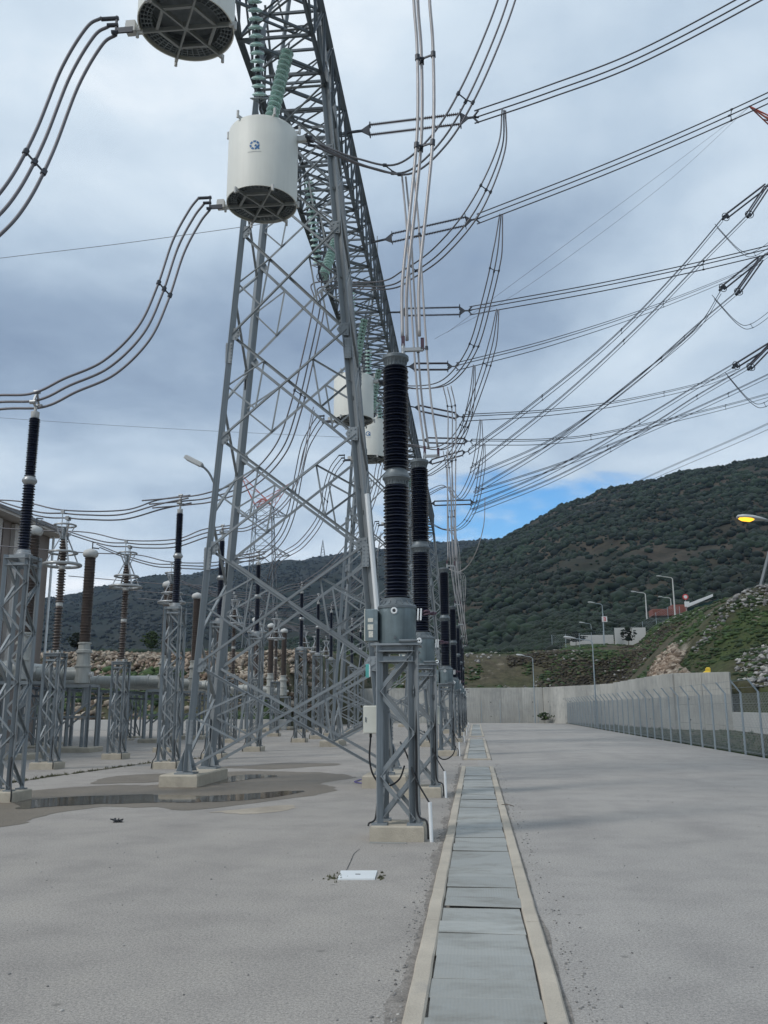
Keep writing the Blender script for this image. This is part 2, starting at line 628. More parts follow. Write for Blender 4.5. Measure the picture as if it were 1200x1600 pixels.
    def build(self, name, mats, parent=None, smooth=False):
        off = WL[parent.name] if parent is not None else None
        return link(name, self.mesh(name, mats, smooth, off), parent)

    def thing(self, name, mats, label, cat, group=None, smooth=False, kind=None, origin=None):
        me = self.mesh(name, mats, smooth, origin)
        o = link(name, me, None)
        if origin is not None:
            o.location = origin
            WL[o.name] = Vector(origin)
        return tag(o, label, cat, group, kind)


def link(name, me, parent):
    o = bpy.data.objects.new(name, me)
    COL.objects.link(o)
    if parent is not None:
        o.parent = parent
        WL[o.name] = WL[parent.name]
    else:
        WL[o.name] = Vector((0, 0, 0))
    return o


def tag(o, label=None, cat=None, group=None, kind=None):
    if label:
        o['label'] = label
    if cat:
        o['category'] = cat
    if group:
        o['group'] = group
    if kind:
        o['kind'] = kind
    return o


def thing(name, label, cat, loc=(0, 0, 0), group=None):
    o = bpy.data.objects.new(name, None)
    o.empty_display_size = .2
    COL.objects.link(o)
    o.location = loc
    WL[o.name] = Vector(loc)
    return tag(o, label, cat, group)


def copy_tree(root, loc, label, group=None):
    r = root.copy()
    COL.objects.link(r)
    r.location = loc
    WL[r.name] = Vector(loc)
    r['label'] = label
    if group:
        r['group'] = group
    for ch in root.children:
        c = ch.copy()
        COL.objects.link(c)
        c.parent = r
        WL[c.name] = WL[r.name]
        for g in ch.children:
            d = g.copy()
            COL.objects.link(d)
            d.parent = c
            WL[d.name] = WL[r.name]
    return r


def make_unit(kind):
    b = MB()
    if kind == 'L':
        tk = .14
        pts = [(0, 0), (1, 0), (1, tk), (tk, tk), (tk, 1), (0, 1)]
        pts = [(x - .32, y - .32) for x, y in pts]
        n = 6
        vs = [(x, y, 0) for x, y in pts] + [(x, y, 1) for x, y in pts]
        fs = [(i, (i + 1) % n, n + (i + 1) % n, n + i) for i in range(n)]
        fs += [(0, 5, 4, 3, 2, 1), (6, 7, 8, 9, 10, 11)]
        b.add(vs, fs)
    elif kind == 'box':
        b.box((0, 0, .5), (1, 1, 1))
    elif kind == 'cyl':
        b.cyl((0, 0, 0), (0, 0, 1), .5, 8)
    return b


_UNIT = {}


def strut(parent, p, q, wd, mt, name='brace', kind='L', hint=(0, 0, 1), ht=None):
    """one straight steel member, an object of its own with mesh data shared by all members of its kind"""
    key = (kind, mt)
    if key not in _UNIT:
        _UNIT[key] = make_unit(kind).mesh('member_' + mt, mt)
    p, q = Vector(p), Vector(q)
    d = q - p
    z = d.normalized()
    h = Vector(hint)
    if abs(z.dot(h.normalized())) > .97:
        h = Vector((0, 1, 0)) if abs(z.y) < .9 else Vector((1, 0, 0))
    x = h.cross(z).normalized()
    y = z.cross(x)
    ht = ht or wd
    M = Matrix(((x.x * wd, y.x * ht, d.x, p.x), (x.y * wd, y.y * ht, d.y, p.y), (x.z * wd, y.z * ht, d.z, p.z), (0, 0, 0, 1)))
    o = bpy.data.objects.new(name, _UNIT[key])
    COL.objects.link(o)
    if parent is not None:
        o.parent = parent
        M = Matrix.Translation(-WL[parent.name]) @ M
        WL[o.name] = WL[parent.name]
    o.matrix_local = M
    return o


def crom(pts, n=8):
    """Catmull-Rom through the points"""
    P = [Vector(p) for p in pts]
    if len(P) == 2:
        return [P[0].lerp(P[1], i / n) for i in range(n + 1)]
    P = [P[0] * 2 - P[1]] + P + [P[-1] * 2 - P[-2]]
    out = []
    for i in range(1, len(P) - 2):
        a, b, c, d = P[i - 1], P[i], P[i + 1], P[i + 2]
        for k in range(n):
            s = k / n
            out.append(.5 * ((2 * b) + (c - a) * s + (2 * a - 5 * b + 4 * c - d) * s * s + (3 * b - a - 3 * c + d) * s ** 3))
    out.append(P[-2])
    return out


def sm(x):
    x = max(0.0, min(1.0, x))
    return x * x * (3 - 2 * x)


def npmesh(name, V, F, mt, smooth=True):
    me = bpy.data.meshes.new(name)
    V = np.asarray(V, dtype=np.float32)
    F = np.asarray(F, dtype=np.int32)
    k = F.shape[1]
    me.vertices.add(len(V))
    me.vertices.foreach_set('co', V.ravel())
    me.loops.add(F.size)
    me.loops.foreach_set('vertex_index', F.ravel())
    me.polygons.add(len(F))
    me.polygons.foreach_set('loop_start', np.arange(0, F.size, k, dtype=np.int32))
    if smooth:
        me.polygons.foreach_set('use_smooth', np.ones(len(F), dtype=bool))
    me.materials.append(MATS[mt])
    me.update(calc_edges=True)
    return me


def ico(sub=1):
    bm = bmesh.new()
    bmesh.ops.create_icosphere(bm, subdivisions=sub, radius=1.0)
    V = np.array([v.co[:] for v in bm.verts], dtype=np.float32)
    F = np.array([[l.vert.index for l in f.loops] for f in bm.faces], dtype=np.int32)
    bm.free()
    return V, F


RNG = np.random.default_rng(11)


def blob_cloud(name, centers, sizes, mt, sub=1, squash=.75, jag=.3, smooth=False):
    """many small uneven clumps or stones in one mesh"""
    V0, F0 = ico(sub)
    n = len(centers)
    k = len(V0)
    out = np.zeros((n * k, 3), np.float32)
    for i, (c, s) in enumerate(zip(centers, sizes)):
        j = 1 + jag * (RNG.random(k) * 2 - 1)
        a = RNG.random() * 6.283
        sx, sy = 1 + .35 * (RNG.random() - .5), 1 + .35 * (RNG.random() - .5)
        P = V0 * j[:, None] * np.array([sx, sy, squash * (1 + .3 * (RNG.random() - .5))])
        ca, sa = math.cos(a), math.sin(a)
        Q = np.stack([P[:, 0] * ca - P[:, 1] * sa, P[:, 0] * sa + P[:, 1] * ca, P[:, 2]], 1)
        out[i * k:(i + 1) * k] = Q * s + np.array(c)
    F = (F0[None] + (np.arange(n) * k)[:, None, None]).reshape(-1, 3)
    return link(name, npmesh(name, out, F, mt, smooth), None)


ORD = ['nearest', 'second', 'third', 'fourth', 'fifth', 'sixth', 'seventh', 'eighth', 'ninth', 'tenth', 'eleventh', 'twelfth']

# ------------------------------------------------------------------ the setting: ground, pavement, terrain, hills


def sheet(name, poly, z, mt, kind='structure'):
    tri = tessellate_polygon([[Vector((x, y, 0)) for x, y in poly]])
    b = MB()
    vs = [(x, y, z) for x, y in poly]
    fs = []
    for a_i, b_i, c_i in tri:
        A, B, C_ = poly[a_i], poly[b_i], poly[c_i]
        cr = (B[0] - A[0]) * (C_[1] - A[1]) - (B[1] - A[1]) * (C_[0] - A[0])
        fs.append((a_i, b_i, c_i) if cr > 0 else (a_i, c_i, b_i))
    b.add(vs, fs)
    o = b.build(name, mt)
    o['kind'] = kind
    return o


sheet('ground', [(-2800, -1300), (2800, -1300), (2800, 2500), (-2800, 2500)], -.03, 'bank_soil')
sheet('pavement', [(-60, -25), (.02, -25), (.02, 99.5), (-14, 99.5), (-14, 69.2), (-60, 69.2)], 0.0, 'pavement')
sheet('road', [(.02, -25), (9.35, -25), (9.35, 97.6), (7.2, 99.5), (.02, 99.5)], 0.0, 'road')

def fbm0(v):
    return mnoise.noise(Vector((v, 1.7, 2.2))) + .5 * mnoise.noise(Vector((v * 2.3, 5.1, .4)))


# wet patches and standing water on the yard


def blob(px, n=12, close=True):
    P = [gnd(u, v) for u, v in px]
    P2 = [P[-1]] + P + [P[0], P[1]]
    out = []
    for i in range(1, len(P2) - 2):
        a, b, c, d = P2[i - 1], P2[i], P2[i + 1], P2[i + 2]
        for k in range(n):
            s = k / n
            q = .5 * ((2 * b) + (c - a) * s + (2 * a - 5 * b + 4 * c - d) * s * s + (3 * b - a - 3 * c + d) * s ** 3)
            nz = mnoise.noise(Vector((q.x * 1.3, q.y * 1.3, 0))) * .22 + mnoise.noise(Vector((q.x * 5, q.y * 5, 4))) * .10
            out.append((q.x + nz * .7, q.y + nz))
    return out


wet_px = [(-120, 1330), (-20, 1295), (32, 1284), (67, 1272), (120, 1263), (160, 1259), (240, 1260), (300, 1264), (380, 1256), (450, 1247),
          (505, 1240), (526, 1230), (500, 1224), (540, 1217), (556, 1214), (520, 1209), (450, 1205), (350, 1205), (290, 1212), (250, 1224), (175, 1225),
          (60, 1232), (-30, 1243), (-140, 1262)]
sheet('wet_patch', blob(wet_px), .004, 'wet')
sheet('wet_patch', blob([(146, 1222), (165, 1213), (210, 1209), (262, 1208), (250, 1219), (200, 1222)]), .005, 'wet')
sheet('wet_patch', blob([(338, 1198), (390, 1195), (450, 1191), (535, 1194), (480, 1198), (425, 1201)]), .004, 'wet')
sheet('puddle', blob([(30, 1262), (100, 1257), (200, 1254), (290, 1253), (350, 1252), (420, 1246), (478, 1236), (440, 1236), (380, 1240), (310, 1243),
                      (240, 1241), (150, 1242), (70, 1246), (20, 1254)]), .009, 'water')
sheet('puddle', blob([(345, 1222), (372, 1220), (395, 1216), (430, 1213), (400, 1210), (360, 1212)]), .009, 'water')
# dried silt rim
mat('silt', (.40, .345, .275), .95, 0, .25, 1.2, fine=.3, fscale=40)
sheet('silt_patch', blob([(330, 1268), (380, 1263), (440, 1258), (455, 1262), (430, 1268), (370, 1271)]), .0035, 'silt')

# expansion joint with weeds growing out of it
jp = [gnd(-30, 1229), gnd(60, 1214), gnd(150, 1202), gnd(240, 1190), gnd(330, 1182)]
jp = crom(jp, 10)
b = MB()
for i in range(len(jp) - 1):
    p, q = jp[i], jp[i + 1]
    wv_ = .08 + .06 * random.random()
    b.add([(p.x, p.y - wv_, .004), (q.x, q.y - wv_, .004), (q.x, q.y + wv_, .004), (p.x, p.y + wv_, .004)], [(0, 1, 2, 3)])
b.build('joint', 'grey_dark')['kind'] = 'structure'


def tufts(name, pts, hts, mt, blades=9, spread=.06):
    V, F = [], []
    for (x, y, z), h in zip(pts, hts):
        for _ in range(blades):
            a = random.random() * 6.28
            r = random.random() * spread
            bx, by = x + r * math.cos(a), y + r * math.sin(a)
            l = h * (.5 + .7 * random.random())
            tx, ty = bx + (random.random() - .5) * l * .9, by + (random.random() - .5) * l * .9
            wd = .006 + .05 * h
            dx, dy = -math.sin(a) * wd, math.cos(a) * wd
            i = len(V)
            V += [(bx - dx, by - dy, z), (bx + dx, by + dy, z), (tx, ty, z + l)]
            F.append((i, i + 1, i + 2))
    o = link(name, npmesh(name, V, F, mt, False), None)
    o['kind'] = 'stuff'
    return o


wp, wh = [], []
for i in range(420):
    k_ = random.randrange(len(jp) - 1)
    p = jp[k_].lerp(jp[k_ + 1], random.random()) + Vector((random.gauss(0, .05), random.gauss(0, .07), 0))
    wp.append((p.x, p.y, .004))
    wh.append(.02 + .07 * random.random() ** 3)
tag(tufts('weeds', wp, wh, 'weed'), 'thin line of weeds in the pavement joint behind the puddle', 'weeds')

# hairline crack beside the cover plate
cp = crom([gnd(538, 1362), gnd(546, 1345), gnd(551, 1334), gnd(560, 1327)], 6)
b = MB()
for i in range(len(cp) - 1):
    p, q = cp[i], cp[i + 1]
    k = .0025 + .002 * random.random()
    b.add([(p.x - k, p.y, .004), (p.x + k, p.y, .004), (q.x + k, q.y, .004), (q.x - k, q.y, .004)], [(0, 1, 2, 3)])
b.build('crack', 'grey_dark')['kind'] = 'structure'

# gritty dark margin where dirt collects beside the kerbs
mat('grit', (.300, .272, .242), .95, 0, .35, 9, .5, 90, fine=.5, fscale=70)
for (x0, sgn, w0) in ((-.425, -1, .075), (.445, 1, .035)):
    for (ya_, yb_) in ((3.0, 26.2), (29.6, 48.8)):
        n_ = int((yb_ - ya_) / .12)
        b = MB()
        vs = []
        for i in range(n_ + 1):
            y = ya_ + (yb_ - ya_) * i / n_
            wd = max(.015, w0 * (1 + 1.1 * fbm0(y * .9 + x0 * 7) + .6 * fbm0(y * 4.0)))
            vs += [(x0, y, .003), (x0 + sgn * wd, y, .003)]
        b.add(vs, [((2 * i, 2 * i + 1, 2 * i + 3, 2 * i + 2) if sgn > 0 else (2 * i, 2 * i + 2, 2 * i + 3, 2 * i + 1)) for i in range(n_)])
        b.build('grit_margin', 'grit')['kind'] = 'structure'
# grit along the kerbs and scattered pebbles
gp, gs = [], []
for i in range(1500):
    y = 4 + 24 * random.random() ** 1.6
    side = random.random()
    if side < .42:
        x = -.46 - abs(random.gauss(0, .07))
    elif side < .7:
        x = .53 + abs(random.gauss(0, .09))
    else:
        x = random.uniform(-7, 7)
        if -.5 < x < .55:
            continue
    gp.append((x, y, .003))
    gs.append(.004 + .009 * random.random() ** 2)
o = blob_cloud('gravel', gp, gs, 'rock_grey', 1, .7, .25)
tag(o, 'loose grit lying along the trench kerbs and on the pavement', 'gravel', kind='stuff')


def fbm(x, y, s, o=4):
    r, a, f = 0.0, 1.0, s
    for _ in range(o):
        r += a * mnoise.noise(Vector((x * f, y * f, 3.1)))
        a *= .5
        f *= 2.1
    return r


WALLX = [(110, 3.5), (100, 7.3), (86, 13.0), (70, 15.0), (68, 18.5), (50, 17.2), (30, 16.2), (0, 15)]


def wallx(y):
    for (ya, xa), (yb, xb) in zip(WALLX, WALLX[1:]):
        if ya >= y >= yb:
            t_ = (ya - y) / (ya - yb)
            return xa + (xb - xa) * t_
    return 3.5 if y > 110 else 15


def terr(x, y):
    """height of the banks round the yard"""
    k = sm((x + 17) / 5)
    y0 = 70 + 31 * k
    base = .5 * (1 - k) + 3.45 * k
    top = 6.8 * (1 - k) + 8.3 * k
    if y >= y0:
        hgt = base + (top - base) * sm((y - y0) / (15 - 2 * k)) + max(0, y - y0 - 14) * (.06 + .10 * sm((x - 4) / 14))
    else:
        hgt = -2.0
    if x > wallx(y) + (1.35 if y < 101 else 0):
        kk = sm((y - 64) / 5)
        m_ = 1.0 * (1 - kk) + 3.4 * kk
        mm = 12.6 * sm((x - 9) / 20) * max(0, min(1.3, (y - 48) / 40)) ** 1.6 if y > 48 else 0
        if y > 88:
            mm = 12.6 * sm((x - 9) / 20) * (1 + .05 * min(1, (y - 88) / 30))
        h2 = max(m_, mm + (1.0 if y < 64 else 0)) + .02 * max(0, x - wallx(y))
        hgt = max(hgt, h2)
    if hgt > 0:
        hgt += .35 * fbm(x, y, .12) * min(1, hgt / 4) + .10 * fbm(x, y, .7, 2) * min(1, hgt / 5)
    return hgt


def build_terrain():
    xs = np.arange(-95, 125.1, 1.1)
    ys = np.arange(20, 190, 1.1)
    V, F = [], []
    nx = len(xs)
    for y in ys:
        for x in xs:
            V.append((x, y, terr(float(x), float(y))))
    H = np.array([v[2] for v in V]).reshape(len(ys), nx)
    for j in range(len(ys) - 1):
        for i in range(nx - 1):
            if max(H[j, i], H[j, i + 1], H[j + 1, i], H[j + 1, i + 1]) < -1.5:
                continue
            a = j * nx + i
            F.append((a, a + 1, a + nx + 1, a + nx))
    o = link('terrain', npmesh('terrain', V, F, 'bank_soil'), None)
    o['kind'] = 'structure'


build_terrain()

# the mountain beyond the yard and the farther ridge behind the pylons
RIDGE_NEAR = [(300, 1040), (560, 985), (640, 925), (700, 880), (760, 858), (800, 846), (850, 816), (900, 791), (940, 780), (975, 765), (1010, 759), (1060, 752),
              (1100, 740), (1200, 724), (1350, 700), (1600, 700), (2000, 760), (2600, 900)]
RIDGE_FAR = [(-700, 1000), (-200, 965), (75, 934), (160, 921), (240, 905), (320, 896), (400, 885), (500, 872), (560, 864), (660, 856), (720, 852), (760, 849), (800, 846),
             (880, 850), (960, 880), (1100, 960)]


def prof(tab, u):
    for (a, b_), (c, d) in zip(tab, tab[1:]):
        if a <= u <= c:
            return b_ + (d - b_) * (u - a) / (c - a)
    return tab[0][1] if u < tab[0][0] else tab[-1][1]


def hill(name, tab, r0, r1, z0, mt, nu, nr, amp, seed):
    us = np.linspace(tab[0][0], tab[-1][0], nu)
    V, F = [], []
    fn = {}
    for i, u in enumerate(us):
        d = bearing(float(u), 1106.0)
        hz = math.hypot(d.x, d.y)
        dx, dy = d.x / hz, d.y / hz
        e = bearing(float(u), prof(tab, float(u)))
        tel = e.z / math.hypot(e.x, e.y)
        for j in range(nr):
            t_ = j / (nr - 1)
            k = t_ / .86
            r = r0 + (r1 - r0) * k
            x, y = dx * r, dy * r
            zr = EYE.z + tel * r1
            if k <= 1:
                z = z0 + (zr - z0) * (k ** 1.25 * .55 + sm(k) * .45)
                z += amp * fbm(x + seed, y, 3.2 / r1, 5) * math.sin(math.pi * min(1, k)) * (r1 / 10) * .12
                z += amp * fbm(x + seed, y, 26 / r1, 4) * r1 * .0065
            else:
                z = zr - (k - 1) * (zr - z0) * 1.5
            V.append((x, y, z))
    for i in range(nu - 1):
        for j in range(nr - 1):
            a = i * nr + j
            F.append((a, a + nr, a + nr + 1, a + 1))
    o = link(name, npmesh(name, V, F, mt), None)
    o['kind'] = 'structure'
    return np.array(V, dtype=np.float32).reshape(nu, nr, 3)


H1 = hill('hill', RIDGE_NEAR, 165, 620, 9.0, 'hill_soil', 230, 100, 1.0, 0)
H2 = hill('hill', RIDGE_FAR, 260, 1500, 6.0, 'ridge_soil', 200, 80, 1.0, 77)


def shrubs(G, n, smin, smax, name, mt, label, u_lo, u_hi, thr, sc, sub=1):
    cs, ss = [], []
    nu, nr, _ = G.shape
    tries = 0
    while len(cs) < n and tries < n * 6:
        tries += 1
        fi = random.uniform(u_lo, u_hi) * (nu - 2)
        fj = random.random() ** .8 * .86 * (nr - 2)
        i, j = int(fi), int(fj)
        a, b_ = fi - i, fj - j
        p = (G[i, j] * (1 - a) + G[i + 1, j] * a) * (1 - b_) + (G[i, j + 1] * (1 - a) + G[i + 1, j + 1] * a) * b_
        x, y, z = map(float, p)
        if fbm(x, y, sc, 3) + .5 * fbm(x + 50, y, sc * 4, 2) < thr and random.random() < .93:
            continue
        s = smin + (smax - smin) * random.random() ** 3
        cs.append((x, y, z + s * .2))
        ss.append(s)
    o = blob_cloud(name, cs, ss, mt, sub, .75, .28)
    tag(o, label, 'shrubs', kind='stuff')


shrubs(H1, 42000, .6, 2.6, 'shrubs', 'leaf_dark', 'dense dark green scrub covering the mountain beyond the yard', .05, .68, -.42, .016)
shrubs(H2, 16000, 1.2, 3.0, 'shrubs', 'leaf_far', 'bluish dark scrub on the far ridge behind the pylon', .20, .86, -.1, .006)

# ------------------------------------------------------------------ cable trench: kerbs and steel lids
TX0, TX1 = -.43, .45          # outer edges
segs = [(2.6, 26.0), (29.8, 48.6), (53.5, 90.0)]
seg_words = ['long near run of the cable trench', 'middle run of the cable trench', 'far run of the cable trench']
for si, (ya, yb) in enumerate(segs):
    tr = thing('cable_trench', ['cable trench in the foreground with concrete kerbs and many galvanised lids',
                                'second stretch of lidded cable trench, beyond the bare gap in the pavement',
                                'last stretch of lidded cable trench, close to the far concrete wall'][si], 'trench', (0, ya, 0))
    for x0, x1, nm in ((TX0, TX0 + .115, 'kerb'), (TX1 - .115, TX1, 'kerb')):
        y = ya
        while y < yb - .1:
            L = min(2.4 if si == 0 else 4.8, yb - y)
            b = MB()
            n = 12
            vs, fs = [], []
            for i in range(n + 1):
                yy = y + .004 + (L - .008) * i / n
                j0, j1 = (.006 * fbm(x0, yy, 1.7, 3) for _ in (0, 1))
                zt = .045 + .004 * fbm(x1, yy, 2.1, 2)
                vs += [(x0 + j0, yy, -.02), (x0 + j0, yy, zt - .012), (x0 + .012 + j0, yy, zt), (x1 - .012 + j1, yy, zt), (x1 + j1, yy, zt - .012), (x1 + j1, yy, -.02)]
            for i in range(n):
                for k in range(5):
                    a_i = i * 6 + k
                    fs.append((a_i, a_i + 6, a_i + 7, a_i + 1))
            fs += [(0, 1, 2, 3, 4, 5), tuple(n * 6 + k for k in (5, 4, 3, 2, 1, 0))]
            b.add(vs, fs)
            b.build(nm, 'kerb', tr)
            y += L
    for yy in (ya, yb):
        MB().box((.01, yy, .018), (.86, .10, .05)).build('end_kerb', 'kerb', tr)
    MB().box((.01, (ya + yb) / 2, -.012), (.64, yb - ya - .12, .02)).build('trench_floor', 'lid_frame', tr)
    y = ya + .06
    i = 0
    while y < yb - .15:
        L = random.choice((.48, .5, .5, .52, .36, .62)) if si == 0 else .5
        L = min(L, yb - .06 - y)
        tilt = random.gauss(0, .011)
        roll = random.gauss(0, .006)
        sag = random.gauss(0, .003)
        o = MB().bevbox((0, 0, 0), (.638 + random.uniform(-.012, .006), L - .006, .006), .002).build('lid', 'lid', None)
        o.parent = tr
        WL[o.name] = WL[tr.name]
        o.location = (.01 + random.gauss(0, .005), y + L / 2 - ya, .030 + sag + (.004 if i % 2 else 0))
        o.rotation_euler = (tilt, roll, random.gauss(0, .008))
        y += L
        i += 1
# the lowest kerb ends are flush in the ground

# ------------------------------------------------------------------ walls
def wall_run(name, pts, zt, thick, pan, label, mt, zb=-.2, cap=None):
    th = thing(name, label, 'wall', (pts[0][0], pts[0][1], 0))
    for (xa, ya), (xb, yb) in zip(pts, pts[1:]):
        L = math.hypot(xb - xa, yb - ya)
        n = max(1, round(L / pan))
        ang = math.atan2(yb - ya, xb - xa)
        for i in range(n):
            t_ = (i + .5) / n
            cx, cy = xa + (xb - xa) * t_, ya + (yb - ya) * t_
            hgt = zt if not callable(zt) else zt(cx, cy)
            b = MB()
            b.bevbox((cx, cy, (hgt + zb) / 2), (L / n - .022, thick, hgt - zb), .015, ang)
            nxv = Vector((math.sin(ang), -math.cos(ang), 0))
            b.build('panel', mt, th)
            if pan < 3 and hgt > 3 and i % 2 == 0:
                for hz in (.7, 2.2):
                    c = Vector((cx, cy, hz)) + nxv * (thick / 2)
                    MB().cyl(c - nxv * .02, c + nxv * .025, .055, 8).build('drain_hole', 'grey_dark', th)
        # backing that closes the joints, set behind the faces
        b = MB()
        b.box(((xa + xb) / 2 , (ya + yb) / 2, ((zt if not callable(zt) else min(zt(xa, ya), zt(xb, yb))) - .05 + zb) / 2),
              (L, thick * .55, (zt if not callable(zt) else min(zt(xa, ya), zt(xb, yb))) - .05 - zb), ang)
        b.build('core', mt, th)
    return th


wall_run('retaining_wall', [(-14.5, 100.2), (-4, 100.2), (7.3, 100.2)], 3.75, .4, 2.4, 'tall pale concrete retaining wall closing the far end of the road', 'wall_concrete')
wall_run('retaining_wall', [(7.5, 100), (13, 86), (15, 70), (18.5, 68)], lambda x, y: 3.75 + .35 * sm((x - 12) / 3), .4, 2.4,
         'tall concrete retaining wall bending toward the rocky mound behind the mesh fence', 'wall_concrete')
wall_run('low_wall', [(18.45, 67.6), (17.2, 50), (16.2, 30), (15.6, 18)], 1.25, .3, 4, 'low pale wall behind the fence, below the grassy mound', 'wall_low')
wall_run('low_wall', [(-58, 69.5), (-40, 69.5), (-14.6, 69.5)], .82, .35, 6, 'low whitish wall at the foot of the rubble bank behind the switchgear', 'wall_low')
wall_run('terrace_wall', [tuple(at(890, 1008, 128).xy), tuple(at(958, 1004, 128).xy)], 11.5, .3, 3.4, 'short pale wall on the upper terrace beside the small tree', 'wall_low', 7)
wall_run('terrace_wall', [tuple(at(960, 1002, 126).xy), tuple(at(1008, 990, 126).xy)], 12.3, .3, 3.4, 'short cream wall section stepping up beside the terrace lamp', 'wall_low', 8)

# ------------------------------------------------------------------ mesh fence
def fence(pts, step, hgt, label, arm=True, mesh_step=.16, mt='fence_steel', zf=lambda x, y: 0.0, wires=(.12, .95, 1.75), cranked=(-.30, .38)):
    th = thing('mesh_fence', label, 'fence', (pts[0][0], pts[0][1], 0))
    pos = []
    for (xa, ya), (xb, yb) in zip(pts, pts[1:]):
        L = math.hypot(xb - xa, yb - ya)
        n = max(1, round(L / step))
        for i in range(n + (1 if (xb, yb) == pts[-1] else 0)):
            pos.append((xa + (xb - xa) * i / n, ya + (yb - ya) * i / n))
    for k, (x, y) in enumerate(pos):
        z = zf(x, y)
        b = MB()
        b.cyl((x, y, z - .1), (x, y, z + hgt - .02), .038, 6)
        if arm:
            b.cyl((x, y, z + hgt - .03), (x + cranked[0], y, z + hgt + cranked[1]), .028, 6)
        b.build('post', mt, th)
    b = MB()
    for (xa, ya), (xb, yb) in zip(pos, pos[1:]):
        za, zb = zf(xa, ya), zf(xb, yb)
        for hz in wires:
            b.bar((xa, ya, za + hz), (xb, yb, zb + hz), .012)
        if arm:
            for s in (.35, .95):
                b.bar((xa + cranked[0] * s, ya, za + hgt + cranked[1] * s), (xb + cranked[0] * s, yb, zb + hgt + cranked[1] * s), .010)
    o = b.build('line_wire', 'chain', th)
    o['kind'] = 'stuff'
    if mesh_step:
        V, F = [], []

        def seg(p, q, r):
            d = (q - p).normalized()
            s = Vector((0, 0, 1)).cross(d)
            s = s.normalized() * r if s.length > 1e-6 else Vector((r, 0, 0))
            u = d.cross(s)
            i = len(V)
            for c in (p, q):
                V.extend([tuple(c + s), tuple(c - s * .5 + u * .87), tuple(c - s * .5 - u * .87)])
            F.extend([(i, i + 1, i + 4, i + 3), (i + 1, i + 2, i + 5, i + 4), (i + 2, i, i + 3, i + 5)])
        for (xa, ya), (xb, yb) in zip(pos, pos[1:]):
            A, B = Vector((xa, ya, zf(xa, ya))), Vector((xb, yb, zf(xb, yb)))
            L = (B - A).length
            W = hgt - .12
            st = mesh_step
            k = -W
            while k < L:
                for sg in (1, -1):
                    s0, s1 = max(0, k), min(L, k + W)
                    if s1 - s0 < .02:
                        continue
                    z0, z1 = s0 - k, s1 - k
                    if sg < 0:
                        z0, z1 = W - z0, W - z1
                    seg(A.lerp(B, s0 / L) + Vector((0, 0, .06 + z0)), A.lerp(B, s1 / L) + Vector((0, 0, .06 + z1)), .0048)
                k += st
        me = npmesh('chain_link', [(a - WL[th.name].x, b_ - WL[th.name].y, c) for a, b_, c in V], F, 'chain', False)
        o = link('chain_link', me, th)
        o['kind'] = 'stuff'
    return th


fence([(9.3, 17.0), (9.3, 97.4)], 2.01, 2.15, 'long galvanised chain-link fence with cranked posts along the road edge')
fence([(8.6, 98.2), (-1.4, 98.2)], 2.2, 2.1, 'chain-link fence standing in front of the far end wall', True, .2, cranked=(0, .3))

# ------------------------------------------------------------------ steel gantry: columns and beams
Z_LEV = [.33, 2.6, 5.25, 7.88, 10.5, 13.2, 15.35, 17.3]
BEAM_Z0, BEAM_Z1 = 17.3, 19.05
BX0, BX1 = -5.2, -3.45


def lx(z):
    return -6.35 + .0667 * z


def rx(z):
    return -1.95 - .0855 * z


